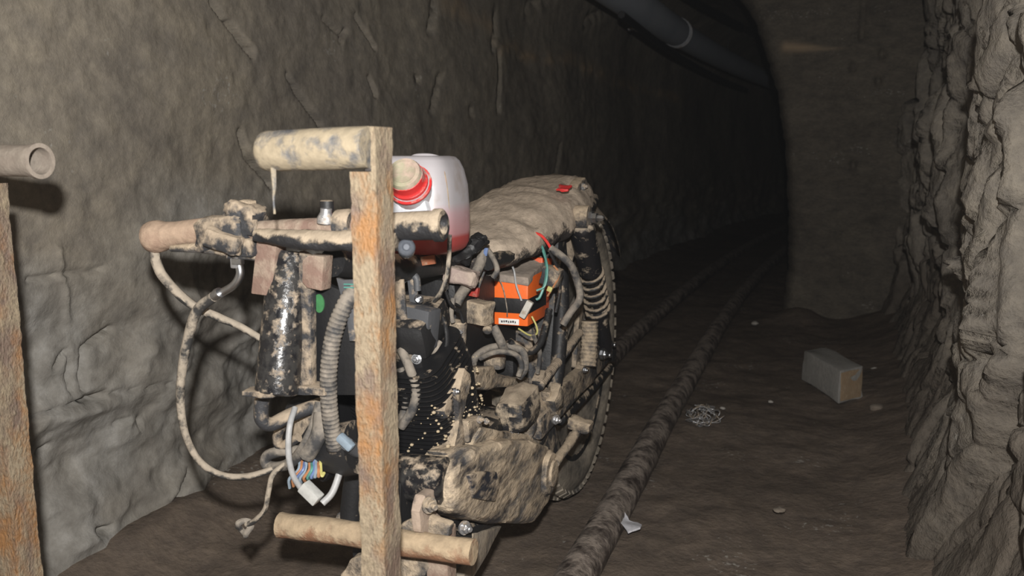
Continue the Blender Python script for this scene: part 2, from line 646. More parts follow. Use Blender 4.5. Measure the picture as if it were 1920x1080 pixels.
grid_obj('wall_back', Xw, Yw, Zw, M_FACE, vein=fv)

# inner right side and vault of the narrow tunnel
yi = ax([(4.16, 6.0, 0.035), (6.0, 12.0, 0.12)])
Yi, Si = np.meshgrid(yi, np.arange(len(sN)), indexing='ij')
dd = 0.05 * fbm(Yi * 2, sN[Si] * 3, 1.9, 4)
fade = np.clip((Yi - 4.16) / 0.3, 0, 1)
Xi = ex[Si] + curve(Yi) - curve(4.16) + dd * fade + 0.05 * fade * (sN[Si] < 1.9)
Zi = ez[Si] + dd * fade * (sN[Si] > 1.0)
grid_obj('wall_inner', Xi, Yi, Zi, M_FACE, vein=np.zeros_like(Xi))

# roof of the gallery
xc = ax([(-0.80, 0.95, 0.04)])
yc = ax([(-1.2, 4.2, 0.06)])
Xc, Yc = np.meshgrid(xc, yc, indexing='ij')
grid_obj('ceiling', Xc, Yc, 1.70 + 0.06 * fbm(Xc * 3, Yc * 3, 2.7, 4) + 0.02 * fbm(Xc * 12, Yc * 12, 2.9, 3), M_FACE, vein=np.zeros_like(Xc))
# rock cap added across the tunnel so its far end stays dark
xe, ze = np.meshgrid(np.linspace(-1.3, 1.6, 30), np.linspace(-0.1, 1.8, 24), indexing='ij')
grid_obj('dark_end_cap', xe, 11.8 + 0.2 * fbm(xe * 3, ze * 3, 0.1, 3), ze, M_FACE, vein=np.zeros_like(xe))

# fractured right wall: stretched cells, each its own tilted facet
yr = ax([(0.2, 1.2, 0.04), (1.2, 4.25, 0.0075)])
zr = ax([(-0.08, 1.75, 0.0085)])
Yr, Zr = np.meshgrid(yr, zr, indexing='ij')
rs = np.random.default_rng(5)


def cells(Y, Z, n, ky, kz, seed):
    rs = np.random.default_rng(seed)
    cy, cz = rs.uniform(0.1, 4.4, n), rs.uniform(-0.2, 1.9, n)
    off, ty, tz = rs.normal(0, 1, n), rs.normal(0, 1, n), rs.normal(0, 1, n)
    f1 = np.full(Y.shape, 1e9)
    f2 = np.full(Y.shape, 1e9)
    idx = np.zeros(Y.shape, int)
    for i in range(n):
        d = ((Y - cy[i]) * ky) ** 2 + ((Z - cz[i]) * kz) ** 2
        nw = d < f1
        f2 = np.where(nw, f1, np.minimum(f2, d))
        idx = np.where(nw, i, idx)
        f1 = np.where(nw, d, f1)
    return np.sqrt(f2) - np.sqrt(f1), off[idx], ty[idx] * (Y - cy[idx]), tz[idx] * (Z - cz[idx])


wy = Yr + 0.05 * fbm(Yr * 5, Zr * 5, 1.1, 4)
wz = Zr + 0.07 * fbm(Yr * 5, Zr * 5, 11.1, 4)
e1, o1, a1, b1 = cells(wy, wz, 80, 4.5, 1.25, 3)
e2, o2, a2, b2 = cells(wy, wz, 420, 10, 4.5, 9)
Dr = 0.020 * o1 + 0.16 * a1 + 0.05 * b1 - 0.045 * np.exp(-(e1 / 0.05) ** 2)
Dr += 0.010 * o2 + 0.20 * a2 + 0.05 * b2 - 0.020 * np.exp(-(e2 / 0.07) ** 2)
e3, o3, a3, b3 = cells(wy, wz, 1100, 15, 8, 21)
Dr += 0.005 * o3 + 0.14 * a3 + 0.05 * b3 - 0.014 * np.exp(-(e3 / 0.09) ** 2) * (o3 > -0.3)
Dr += 0.05 * fbm(Yr * 1.6, Zr * 1.2, 6.1, 3) + 0.014 * fbm(Yr * 24, Zr * 16, 2.1, 4)
Dr = Dr * (0.30 + 0.70 * np.clip((Zr - 0.02) / 0.40, 0, 1)) + 0.10 * np.clip((0.30 - Zr) / 0.30, 0, 1) ** 1.4
ystep = 2.03 + 0.09 * fbm(Zr * 3.0, 0.0, 5.5, 3) + 0.04 * (Zr - 0.7)
Dr += 0.030 / (1 + np.exp((Yr - ystep) / 0.030)) - 0.035 * np.exp(-((Yr - ystep - 0.035) / 0.022) ** 2) * np.clip((Zr - 0.1) / 0.3, 0, 1)
ystep = 2.75 + 0.12 * fbm(Zr * 3.0, 4.0, 2.5, 3)
Dr += 0.012 / (1 + np.exp((Yr - ystep) / 0.030)) - 0.030 * np.exp(-((Yr - ystep - 0.04) / 0.025) ** 2) * np.clip((Zr - 0.1) / 0.3, 0, 1)
Xr = 0.345 + 0.06 * np.clip((Yr - 1.5) / 2.3, 0, 1) - Dr
grid_obj('wall_right', Xr, Yr, Zr, M_WALLR, bed=np.clip((0.40 - Zr + 0.35 * fbm(Yr * 3, Zr * 3, 1.8, 4)) / 0.22, 0, 1))  # low part of the wall blends to a darker brown
# ------------------------------------------------------------------ finishes
MUD = (0.34, 0.272, 0.20)
m_rust = coated('rusty_steel', (0.150, 0.105, 0.080), (0.25, 0.20, 0.135), 0.50, 36, 0.6, 0.0, 0.0, 0.8, 0.10, base2=(0.27, 0.135, 0.050), fine=330, stretch=(1, 1, .55))
m_tan = coated('mud_smeared_tube', (0.135, 0.14, 0.15), (0.29, 0.24, 0.165), 0.58, 26, 0.5, 0.3, 0.0, 0.4, 0.07)
m_cream = coated('dusty_tube', (0.24, 0.195, 0.16), (0.275, 0.235, 0.195), 0.6, 20, 0.7, 0.0, 0.0, 0.3, 0.15)
m_rustbr = coated('brown_rust', (0.21, 0.135, 0.105), (0.33, 0.26, 0.20), 0.45, 40, 0.8, 0.0, 0.1, 0.5, 0.12)
m_rail = coated('caked_pipe', (0.060, 0.046, 0.040), (0.30, 0.25, 0.21), 0.42, 26, 0.45, 0.2, 0.10, 0.8, 0.12)
m_blk = coated('black_gloss_muddy', (0.010, 0.010, 0.012), MUD, 0.20, 90, 0.26, 0.0, 0.12, 0.3, 0.10, base2=(0.035, 0.034, 0.033))
m_blkm = coated('black_matt_muddy', (0.014, 0.014, 0.015), MUD, 0.22, 40, 0.55, 0.0, 0.20, 0.3, 0.06)
m_blkc = coated('black_clean', (0.010, 0.010, 0.011), MUD, 0.05, 40, 0.5, 0.0, 0.08, 0.2, 0.05)
m_fin = coated('black_fins', (0.012, 0.012, 0.013), MUD, 0.17, 55, 0.35, 0.0, 0.02, 0.2, 0.05)
m_gry = coated('grey_plastic', (0.075, 0.078, 0.085), MUD, 0.22, 40, 0.55, 0.0, 0.12, 0.2, 0.06)
m_mid = coated('mud_half', (0.035, 0.036, 0.040), MUD, 0.46, 30, 0.6, 0.0, 0.22, 0.6, 0.07)
m_mud = coated('mud_caked', (0.11, 0.102, 0.096), (0.42, 0.335, 0.24), 0.52, 34, 0.7, 0.0, 0.22, 0.9, 0.11, base2=(0.035, 0.034, 0.036), stretch=(1, .6, 1))
m_seat = coated('mud_seat', (0.040, 0.034, 0.032), (0.47, 0.385, 0.30), 0.575, 26, 0.7, 0.0, 0.20, 1.0, 0.05, stretch=(1, .5, 1))
m_case = coated('engine_case_mud', (0.115, 0.113, 0.114), (0.52, 0.415, 0.295), 0.53, 26, 0.5, 0.0, 0.10, 1.0, 0.10, base2=(0.03, 0.03, 0.035), stretch=(1, .35, 1))
m_mid2 = coated('mud_on_top', (0.018, 0.018, 0.020), (0.37, 0.30, 0.22), 0.48, 34, 0.6, 0.0, 0.30, 0.8, 0.06, stretch=(1, .5, 1))
m_blkm2 = coated('spring_black', (0.02, 0.02, 0.02), MUD, 0.36, 60, 0.5, 0.0, 0.3, 0.3, 0.08)
m_panel = coated('dark_panel', (0.025, 0.028, 0.038), (0.45, 0.36, 0.26), 0.42, 40, 0.45, 0.0, 0.1, 0.8, 0.08, stretch=(1, .4, 1))
m_tyre = coated('dusty_tyre', (0.028, 0.028, 0.028), (0.33, 0.285, 0.225), 0.66, 14, 0.85, 0.0, 0.0, 0.4, 0.18, stretch=(1, .5, 1))
m_cable = coated('dusty_cable', (0.035, 0.034, 0.033), (0.34, 0.29, 0.23), 0.60, 60, 0.6, 0.0, 0.25, 0.3, 0.08)
m_hose = coated('dusty_hose', (0.045, 0.045, 0.047), (0.24, 0.21, 0.175), 0.55, 40, 0.7, 0.0, 0.2, 0.3, 0.12)
m_chr = plain('chrome', (0.50, 0.51, 0.53), 0.36, 1.0)
m_zinc = coated('zinc_muddy', (0.42, 0.42, 0.43), MUD, 0.35, 70, 0.35, 0.7, 0.1, 0.3, 0.06)
m_orange = coated('orange_case', (0.88, 0.155, 0.022), MUD, 0.05, 60, 0.4, 0.0, 0.10, 0.15, 0.06)
m_dkor = coated('orange_side', (0.72, 0.10, 0.018), MUD, 0.10, 60, 0.45, 0.0, 0.10, 0.15, 0.06)
m_red = coated('red_plastic', (0.62, 0.035, 0.035), (0.40, 0.30, 0.26), 0.30, 40, 0.4, 0.0, 0.1, 0.2, 0.08)
m_white = plain('white_plastic', (0.48, 0.48, 0.46), 0.45)
m_lab = plain('white_label', (0.82, 0.80, 0.76), 0.5)
m_ink = plain('dark_ink', (0.05, 0.05, 0.06), 0.6)
m_teal = plain('teal_wire', (0.09, 0.27, 0.23), 0.45)
m_rdw = plain('red_wire', (0.60, 0.04, 0.03), 0.45)
m_blw = plain('blue_wire', (0.13, 0.19, 0.36), 0.45)
m_orw = plain('orange_wire', (0.42, 0.19, 0.09), 0.45)
m_lbw = plain('pale_blue_wire', (0.24, 0.30, 0.36), 0.45)
m_yew = plain('yellow_wire', (0.50, 0.46, 0.16), 0.45)
m_gyw = plain('grey_wire', (0.36, 0.36, 0.36), 0.5)
m_grn = plain('green_sticker', (0.05, 0.19, 0.07), 0.5)
m_brick = coated('grey_block', (0.30, 0.29, 0.27), (0.36, 0.345, 0.32), 0.5, 12, 0.9, 0.0, 0.0, 0.4, 0.15)
m_brkend = coated('tan_block_end', (0.36, 0.25, 0.15), (0.40, 0.31, 0.21), 0.4, 20, 0.9, 0.0, 0.0, 0.4, 0.15)
m_pvc = coated('grey_pvc', (0.46, 0.51, 0.58), (0.48, 0.51, 0.56), 0.4, 5, 0.38, 0.0, 0.0, 0.1, 0.2)

# ------------------------------------------------------------------ rails, vent pipe, cable
def rail(xc, label):
    path = [Vector((xc + float(curve(y)) + 0.006 * float(fbm(y * 1.3, xc * 9, 0.5, 2)), y, 0.012 + 0.008 * float(fbm(y * 1.1, xc, 2.5, 2)))) for y in np.arange(-1.0, 11.0, 0.045)]
    V, Fc = sweep(path, 0.034, 14, 0.09)
    return tag(link('rail_pipe', mesh('rail_pipe', V, Fc), m_rail, None, True), label, 'rail', 'pipe rails on the floor')


rail(-0.347, 'mud caked pipe rail running along the open floor right of the motorcycle')
rail(-0.640, 'far pipe rail beside the left wall, mostly hidden behind the motorcycle')

PZ, PXV, PR = 1.40, -0.83, 0.078
vp = empty('ventilation_pipe', (PXV, 3.0, PZ), 'grey plastic ventilation pipe hung high along the left of the tunnel', 'pipe')
def vpp(y):
    return Vector((PXV + float(curve(y)) * 1.15, y, PZ))
joint_y = 5.0
tube('pipe_section', [vpp(y) for y in np.linspace(1.5, joint_y, 14)], PR, m_pvc, vp, 24, 2)
tube('pipe_section', [vpp(y) for y in np.linspace(joint_y - 0.02, 11.2, 14)], PR * 0.93, m_pvc, vp, 24, 2)
for q in (0.0, 0.055):
    y = joint_y - 0.02 + q
    ring = lathe('joint_ring', vpp(y), vpp(y + .1) - vpp(y), [(-0.006, PR * .95), (-0.006, PR * 1.045), (0.006, PR * 1.045), (0.006, PR * .95)], m_chr if q == 0 else m_zinc, vp, 28)
for y in (3.0, 6.6):
    tube('hanger_wire', [vpp(y) + Vector((0, 0, PR)), vpp(y) + Vector((0.01, 0, 0.27))], 0.004, m_blkc, vp, 6, 3)

cb = [(1165, 15, 3.6), (1240, 72, 4.4), (1290, 104, 5.2), (1350, 136, 6.4), (1400, 156, 7.6)]
tag(tube('power_cable', [W(u, v + 12, y=y) for u, v, y in cb], 0.016, m_blkc, None, 8, 8), 'thin black cable running just below the ventilation pipe', 'cable')
cb = [(1265, -22, 4.6), (1305, 4, 4.95), (1345, 26, 5.4), (1390, 50, 6.0)]
tag(tube('power_cable', [W(u, v, y=y) for u, v, y in cb], 0.020, m_blkc, None, 8, 8), 'dark cable sagging from the roof above the ventilation pipe', 'cable')
hk = W(1193, 54, y=4.35)
wb = empty('wall_bolt', hk, 'small shiny bolt sticking out of the wall below the ventilation pipe', 'bolt')
lathe('shank', hk, (-1, 0, 0), [(0, .008), (.04, .008)], m_zinc, wb, 10)
lathe('nut', hk, (1, -.6, 0.1), [(0, .018), (.014, .018), (.018, .012)], m_chr, wb, 6)

# ------------------------------------------------------------------ rail cart with angle iron posts
CY = 0.655
cart = empty('rail_cart', (-0.55, 0.35, 0.0), 'rusty rail cart with two upright angle iron posts topped by short tubes', 'cart')


def angle_post(xl, xr, ztop_front, ztop_side, lean=0.0):
    t = 0.0045
    V, Fc = [], []
    def bx(x0, x1, y0, y1, z0, z1):
        k = len(V)
        for z in np.linspace(z0, z1, 200):
            for x, y in ((x0, y0), (x1, y0), (x1, y1), (x0, y1)):
                q = 0.0014 * float(fbm(x * 60, y * 60, z * 40, 5, .65))
                V.append((x + q + lean * (z - .3), y + q, z))
        n = 200
        for i in range(n - 1):
            for a in range(4):
                b_ = (a + 1) % 4
                Fc.append((k + i * 4 + a, k + i * 4 + b_, k + (i + 1) * 4 + b_, k + (i + 1) * 4 + a))
        Fc.append((k + 3, k + 2, k + 1, k))
        m = k + (n - 1) * 4
        Fc.append((m, m + 1, m + 2, m + 3))
    bx(xl, xr, CY, CY + t, 0.10, ztop_front)
    bx(xr - t, xr, CY + 0.0008, CY + 0.032, 0.10, ztop_side)
    return link('post', mesh('post', V, Fc), m_rust, cart, False)


pr_l, pr_r = W(656, 322, y=CY), W(704, 322, y=CY)
angle_post(pr_l.x, pr_r.x, pr_l.z, W(715, 238, y=CY + .015).z)
a, b = W(493, 284, y=CY + 0.02), W(700, 276, y=CY + 0.02)
Rt = 0.0185
L_ = (b - a).length
h = lathe('top_tube', a, b - a, [(0, Rt * .80), (0.003, Rt * .95), (0.008, Rt), (L_ * .3, Rt * 1.0), (L_ * .6, Rt * 1.02), (L_ - .004, Rt)], m_tan, cart, 28)
d0 = W(512, 318, y=CY + .012)
tube('mud_drip', [d0 + Vector((0, 0, .006)), W(514, 345, y=CY + .012), W(513, 375, y=CY + .012), W(515, 401, y=CY + .012)], [.0030, .0024, .0014, .0009, .0012], m_tan, h, 7, 5)
pl_r = W(-38, 345, y=CY)
angle_post(pl_r.x - 0.038, pl_r.x, pl_r.z, pl_r.z)
e_ = W(76, 302, y=CY + 0.018)
f_ = W(-150, 298, y=CY + 0.018)
R2 = 0.0172
L2 = (e_ - f_).length
lathe('top_tube', f_, e_ - f_, [(0, R2 * .8), (0.0, R2), (L2 * .55, R2 * .97), (L2 - .014, R2 * .95), (L2 - .006, R2 * 1.05), (L2, R2 * 1.06), (L2, R2 * .80), (L2 - .05, R2 * .78), (L2 - .05, 0)], m_cream, cart, 32)
# low chassis under the posts, running on the rails
for x in (pr_r.x - .02, pl_r.x - .02):
    box('side_beam', (x, 0.30, 0.118), (0.036, 0.76, 0.036), m_rust, cart)
for y in (-0.05, 0.60):
    box('cross_beam', ((pr_r.x + pl_r.x) / 2 - .02, y, 0.154), (abs(pr_r.x - pl_r.x) + .05, 0.036, 0.036), m_rust, cart)
for x in (-0.347, -0.640):
    for y in (0.05, 0.5):
        lathe('cart_wheel', (x - .02, y, 0.094), (1, 0, 0), [(0, .022), (.002, .042), (.008, .042), (.014, .030), (.026, .030), (.032, .042), (.038, .042), (.040, .022)], m_rustbr, cart, 20)

# ------------------------------------------------------------------ the motorcycle
bike = empty('rail_motorcycle', (BX, 1.25, 0.0), 'mud covered stripped motorcycle adapted to run between the tunnel rails', 'motorcycle')

# rear wheel
WC = Vector((-0.482, 1.70, 0.308))
R0 = 0.300
prof = [(-.040, .218), (-.050, .235), (-.053, .262), (-.046, .285), (-.030, .297), (0, R0), (.030, .297), (.046, .285), (.053, .262), (.050, .235), (.040, .218)]
tyre = lathe('rear_tyre', WC, (1, 0, 0), prof, m_tyre, bike, 72, 60)
V, Fc = [], []
for k in range(60):
    for r_ in range(4):
        an = 2 * math.pi * (k + 0.5 * (r_ % 2)) / 60
        t_ = (-0.040, -0.014, 0.014, 0.040)[r_]
        rad = (0.288, 0.298, 0.298, 0.288)[r_]
        er = Vector((0, math.cos(an), math.sin(an)))
        et = Vector((0, -math.sin(an), math.cos(an)))
        ea = Vector((1, 0, 0))
        if abs(t_) > .03:
            er = (er + ea * (0.7 if t_ > 0 else -0.7)).normalized()
            ea = er.cross(et).normalized()
        c = WC + Vector((t_, 0, 0)) + Vector((0, math.cos(an), math.sin(an))) * rad
        i0 = len(V)
        for sz in (-.002, .0075):
            for sa, s_t in ((-1, -1), (1, -1), (1, 1), (-1, 1)):
                V.append(c + er * sz + ea * sa * .009 + et * s_t * .0095)
        Fc += [tuple(i0 + q for q in f) for f in ((3, 2, 1, 0), (4, 5, 6, 7), (0, 1, 5, 4), (1, 2, 6, 5), (2, 3, 7, 6), (3, 0, 4, 7))]
tr = link('tread_blocks', mesh('tread_blocks', V, Fc), m_tyre, tyre, False)
tr['kind'] = 'stuff'
wheel = lathe('rear_rim', WC, (1, 0, 0), [(-.042, .214), (-.044, .224), (-.036, .226), (-.020, .205), (.020, .205), (.036, .226), (.044, .224), (.042, .214), (.02, .198), (-.02, .198)], m_blkm, bike, 56)
lathe('hub', WC, (1, 0, 0), [(-.06, .02), (-.055, .06), (-.02, .055), (.02, .055), (.055, .065), (.062, .06), (.07, .02)], m_mid, wheel, 28)
for k in range(18):
    an = 2 * math.pi * k / 18
    an2 = an + (0.3 if k % 2 else -0.3)
    tube('spoke', [WC + Vector((.045 if k % 2 else -.045, .055 * math.cos(an), .055 * math.sin(an))), WC + Vector((0, .206 * math.cos(an2), .206 * math.sin(an2)))], 0.002, m_zinc, wheel, 6, 1, straight=True)

# rear mudguard: curved shell over the wheel
V, Fc = [], []
na, nw = 26, 7
for side in (0, 1):
    for i in range(na):
        an = math.radians(38 + 142 * i / (na - 1))
        for j in range(nw):
            q = (j / (nw - 1) - .5) * 2
            rad = 0.335 - 0.045 * q * q - side * 0.004
            V.append(WC + Vector((q * .072, math.cos(an) * rad * 1.02, math.sin(an) * rad)))
def gi(s, i, j):
    return s * na * nw + i * nw + j
for i in range(na - 1):
    for j in range(nw - 1):
        Fc.append((gi(0, i, j), gi(0, i, j + 1), gi(0, i + 1, j + 1), gi(0, i + 1, j)))
        Fc.append((gi(1, i, j), gi(1, i + 1, j), gi(1, i + 1, j + 1), gi(1, i, j + 1)))
for i in range(na - 1):
    for j in (0, nw - 1):
        Fc.append((gi(0, i, j), gi(0, i + 1, j), gi(1, i + 1, j), gi(1, i, j)))
for j in range(nw - 1):
    for i in (0, na - 1):
        Fc.append((gi(0, i, j), gi(0, i, j + 1), gi(1, i, j + 1), gi(1, i, j)))
link('rear_mudguard', mesh('rear_mudguard', V, Fc), m_mid, bike, True, 60)

# main frame
FR = 0.0135
tube('frame_backbone', [(BX - .02, .84, .60), (BX, 1.0, .575), (BX, 1.3, .57), (BX, 1.62, .61)], 0.018, m_blkm, bike, 12)
for sx in (-1, 1):
    tube('seat_rail', [(BX + sx * .05, 1.15, .565), (BX + sx * .070, 1.35, .575), (BX + sx * .088, 1.55, .610), (BX + sx * .07, 1.70, .63)], FR * .9, m_blkm, bike, 10)
    tube('frame_loop', [(BX + sx * .06, 1.48, .59), (BX + sx * .085, 1.42, .45), (BX + sx * .085, 1.36, .30), (BX + sx * .07, 1.25, .225), (BX + sx * .07, 1.0, .215), (BX + sx * .05, .90, .26)], FR, m_blkm, bike, 10)
tube('down_tube', [(BX - .01, .88, .56), (BX - .01, .895, .42), (BX, .92, .25)], 0.015, m_blkm, bike, 10)
for sx in (-1, 1):
    sa = box('swingarm', (BX + sx * .088, 1.51, .293), (.022, .50, .038), m_mid, bike, RX(2), .004)
box('dark_filler_box', (BX - .035, 1.25, .455), (.105, .27, .20), m_blkc, bike, RX(4), .02)  # black filler added so the gaps in the frame stay dark
box('inner_mudguard', (BX + .01, 1.425, .47), (.14, .05, .26), m_blkm, bike, RX(-12), .012)
box('dark_filler_plate', (BX - .08, 1.02, .45), (.02, .22, .20), m_blkc, bike, None, .006)  # black plate added to stop the lit wall showing through

# left-hand front: handlebar and controls
HY = 0.80
bar = tube('handlebar', [W(300, 441, y=HY), W(420, 436, y=HY), W(500, 432, y=HY), W(640, 426, y=HY), W(812, 424, y=HY)], 0.0112, m_rustbr, bike, 14, 6, 0.06)
g0, g1 = W(274, 446, y=HY), W(385, 432, y=HY)
Lg = (g1 - g0).length
lathe('grip', g0, g1 - g0, [(0, .006), (.002, .013), (.006, .0175), (.013, .0192), (.022, .0185), (.030, .0160), (.045, .0145), (Lg, .0145)], coated('tan_grip', (.30, .20, .145), (.40, .29, .21), .6, 30, .8, 0, .1, .4, .12), bar, 24)
tube('lever', [W(322, 466, y=HY - .012), W(380, 465, y=HY - .014), W(440, 473, y=HY - .012), W(484, 480, y=HY - .006)], [.004, .0062, .0065, .006], m_mud, bar, 9, 6, .12)
hs = box('switch_housing', W(425, 437, y=HY - .004), (.066, .036, .040), m_mid, bar, RY(-4), .009, 2, .008, 70)
box('perch_clamp', W(462, 410, y=HY), (.042, .036, .036), m_mid, bar, RY(8), .010, 2, .009, 70)
box('lever_boot', W(420, 452, y=HY - .026), (.044, .016, .022), m_mid, bar, RY(14), .006, 2, .006, 80)
box('perch_bolt', W(463, 386, y=HY), (.018, .018, .014), m_mud, bar, None, .004, 1, .004, 90)
box('cable_block', W(455, 466, y=HY - .01), (.036, .02, .020), m_mid, bar, RY(-6), .004, 2, .005, 90)
tube('brake_bar', [W(480, 440, y=HY - .022), W(545, 448, y=HY - .024), W(620, 452, y=HY - .02), W(745, 452, y=HY - .01)], [.007, .0108, .0112, .010], m_mid2, bar, 14, 12, .34)
kn = lathe('choke_knob', W(614, 412, y=HY), (0, 0, 1), [(0, .0058), (.010, .0058), (.010, .0075), (.020, .0075), (.021, .006)], m_blkm, bar, 16)
lathe('knob_stem', W(610, 419, y=HY - .01), (.1, 0, 1), [(0, .009), (.006, .009), (.012, .006), (.016, .006)], m_zinc, bar, 12)
lathe('clamp_collar', W(632, 422, y=HY - .003), W(700, 420, y=HY) - W(632, 422, y=HY), [(0, .012), (.002, .0165), (.016, .017), (.020, .014)], m_mid, bar, 20)
rg0, rg1 = W(735, 425, y=HY), W(832, 422, y=HY)
lathe('throttle_grip', rg0, rg1 - rg0, [(0, .0145), (.03, .015), ((rg1 - rg0).length - .010, .0152), ((rg1 - rg0).length - .009, .0172), ((rg1 - rg0).length - .002, .0172), ((rg1 - rg0).length, .0150), ((rg1 - rg0).length, .010), ((rg1 - rg0).length - .01, .009)], m_mid2, bar, 24)
lathe('clear_cap', W(762, 464, y=HY - .002), (.5, -1, .3), [(-.02, .009), (0, .0095), (.004, .008), (.006, .005), (.003, .003)], plain('clear_plastic', (.10, .11, .13), .15), bar, 18)

# steering head
st0, st1 = W(519, 738, y=HY - .012), W(547, 462, y=HY + .020)
hd = lathe('steering_tube', st0, st1 - st0, [(0, .022), (.002, .0245), (.155, .0245), (.160, .022)], m_blk, bike, 32)
prism('head_gusset', [W(u, v, y=HY + .002) for u, v in ((560, 470), (582, 482), (584, 735), (556, 735))], (0, .012, 0), m_mid, bike, .002)
prism('rusty_plate', [W(u, v, y=HY - .012) for u, v in ((481, 448), (520, 448), (508, 556), (470, 551))], (0, .02, 0), m_rustbr, bike, .002)
prism('rusty_plate', [W(u, v, y=HY - .004) for u, v in ((566, 488), (578, 478), (607, 481), (603, 546), (575, 540), (566, 530))], (0, .02, 0), m_rustbr, bike, .002)
box('head_foot', W(505, 730, y=HY - .012), (.040, .045, .006), m_mid, bike, RY(-3), .001, 2, .003, 90)
box('head_foot', W(592, 727, y=HY + .01), (.042, .03, .010), m_mid, bike, RY(-3), .002, 2, .005, 80)
prism('shroud', [W(u, v, y=HY + .022) for u, v in ((585, 520), (640, 545), (668, 600), (672, 742), (585, 742))], (0, .01, 0), m_blkc, bike, .003)
sc = W(598, 569, y=HY + .0205)
lathe('green_sticker', sc, (0, -1, 0), [(-.002, .0090), (.0002, .0090)], m_grn, bike, 28).scale = (0.72, 1, 1.18)
prism('grey_bracket', [W(u, v, y=HY + .012) for u, v in ((630, 521), (643, 525), (668, 524), (668, 640), (655, 640), (648, 585), (640, 560))], (0, .006, 0), m_gry, bike, .001)
for v in (533, 539):
    tube('green_wire', [W(645, v, y=HY + .010), W(690, v + 1, y=HY + .010)], .0009, m_teal, bike, 6, 2)
ribbed('corrugated_conduit', [W(668, 540, y=HY + .02), W(645, 575, y=HY + .008), W(625, 630, y=HY + .004), W(616, 700, y=HY + .004), W(618, 770, y=HY + .01), W(628, 840, y=HY + .02)], .0098, m_hose, bike, .0052, .13, 12)

# cables hanging on the left
tube('clutch_cable', [W(289, 470, y=HY), W(294, 495, y=HY), W(315, 530, y=HY), W(360, 572, y=HY + .01), W(410, 595, y=HY + .02), W(450, 612, y=HY + .03), W(500, 642, y=HY + .04)], [.0062, .0062, .0058, .0050, .0045, .0045], m_cable, bike, 9, 8, .18)
fb = box('cable_fitting', W(443, 486, y=HY - .012), (.010, .010, .020), m_zinc, bike, None, .002)
box('fitting_nut', W(446, 490, y=HY - .016), (.012, .008, .007), m_chr, bike, None, .001)
tube('metal_elbow', [W(448, 494, y=HY - .012), W(450, 515, y=HY - .012), W(438, 535, y=HY - .012), W(410, 552, y=HY - .010), W(396, 560, y=HY - .010)], .0046, m_chr, bike, 12, 8)
lathe('elbow_ferrule', W(413, 548, y=HY - .012), W(398, 558, y=HY - .01) - W(413, 548, y=HY - .012), [(0, .006), (.006, .0066), (.012, .0055)], m_chr, bike, 14)
tube('brake_cable', [W(400, 557, y=HY - .01), W(372, 580, y=HY - .01), W(355, 625, y=HY - .01), W(342, 690, y=HY - .01), W(338, 750, y=HY - .01), W(347, 812, y=HY - .008), W(372, 862, y=HY), W(410, 889, y=HY + .01), W(455, 894, y=HY + .02), W(500, 884, y=HY + .03), W(535, 868, y=HY + .04), W(575, 838, y=HY + .05)], [.0062, .006, .005, .0042, .0042, .0042, .0042], m_cable, bike, 9, 8, .15)
ec = tube('loose_cable', [W(540, 866, y=HY + .03), W(512, 890, y=HY + .02), W(503, 925, y=HY + .02), W(497, 955, y=HY + .02), W(478, 976, y=HY + .02), W(462, 984, y=HY + .02)], .0034, m_cable, bike, 8, 8, .25)
kc = W(458, 990, y=HY + .02)
tube('cable_knot', [kc + Vector((.009 * math.cos(t) * (1 if i % 2 else .7), .004 * math.sin(2 * t), .009 * math.sin(t))) for i, t in enumerate(np.linspace(0, 9.5, 14))], .0036, m_hose, ec, 7, 5, .2)

# tangle below the steering head
TY = 0.86
tube('bent_stay', [W(494, 735, y=HY), W(490, 765, y=HY), W(492, 788, y=HY), W(510, 795, y=HY + .01), W(545, 778, y=HY + .03), W(605, 757, y=HY + .06)], .0085, m_mid, bike, 10, 6, .1)
box('horn_bracket', W(575, 800, y=TY + .02), (.06, .03, .055), m_blkc, bike, RY(20), .008)
lathe('horn', W(570, 822, y=TY - .005), (-.3, -1, .1), [(-.04, .020), (-.03, .034), (-.004, .036), (0, .033), (.004, .012)], m_mid, bike, 28)
box('coil_body', W(612, 838, y=TY + .01), (.060, .05, .060), m_blkc, bike, RY(35), .012)
lathe('lamp_shell', W(672, 838, y=TY - .01), W(600, 850, y=TY - .01) - W(672, 838, y=TY - .01), [(0, .032), (.02, .032), (.05, .022), (.058, .018)], m_blkm, bike, 22)
tube('wire_loom', [W(600, 755, y=TY - .02), W(592, 790, y=TY - .03), W(575, 830, y=TY - .04), W(545, 868, y=TY - .03), W(505, 875, y=TY - .02), W(500, 856, y=TY - .02), W(530, 846, y=TY - .02), W(580, 845, y=TY - .01)], .0068, m_hose, bike, 9, 8, .12)
tube('wire_loom', [W(605, 775, y=TY - .03), W(598, 815, y=TY - .04), W(575, 855, y=TY - .04)], .010, m_hose, bike, 9, 8, .12)
tube('wire_loom', [W(530, 795, y=TY - .02), W(520, 820, y=TY - .02), W(528, 836, y=TY - .02), W(560, 820, y=TY - .02)], .006, m_mid, bike, 9, 8, .12)
tube('grey_wire', [W(553, 765, y=TY - .03), W(543, 800, y=TY - .05), W(541, 850, y=TY - .055), W(549, 890, y=TY - .05), W(566, 918, y=TY - .04)], .0036, m_gyw, bike, 9, 8)
cw = [m_lbw, m_orw, m_blw, m_lbw, m_orw, m_teal, m_blw, m_lbw, m_orw, m_yew]
for k in range(10):
    u0 = 562 + k * 4.3
    tube('coloured_wire', [W(u0, 856 + (k % 3) * 4, y=TY - .03), W(u0 + 1 - 3 * (k < 4), 880, y=TY - .04 - .002 * (k % 3)), W(566 + k * 4.2 - (9 - k) * 2.6, 898 - k * .6, y=TY - .045), W(543 + k * 7.2, 915 - k * 3.2, y=TY - .04)], .0018, cw[k], bike, 6, 6)
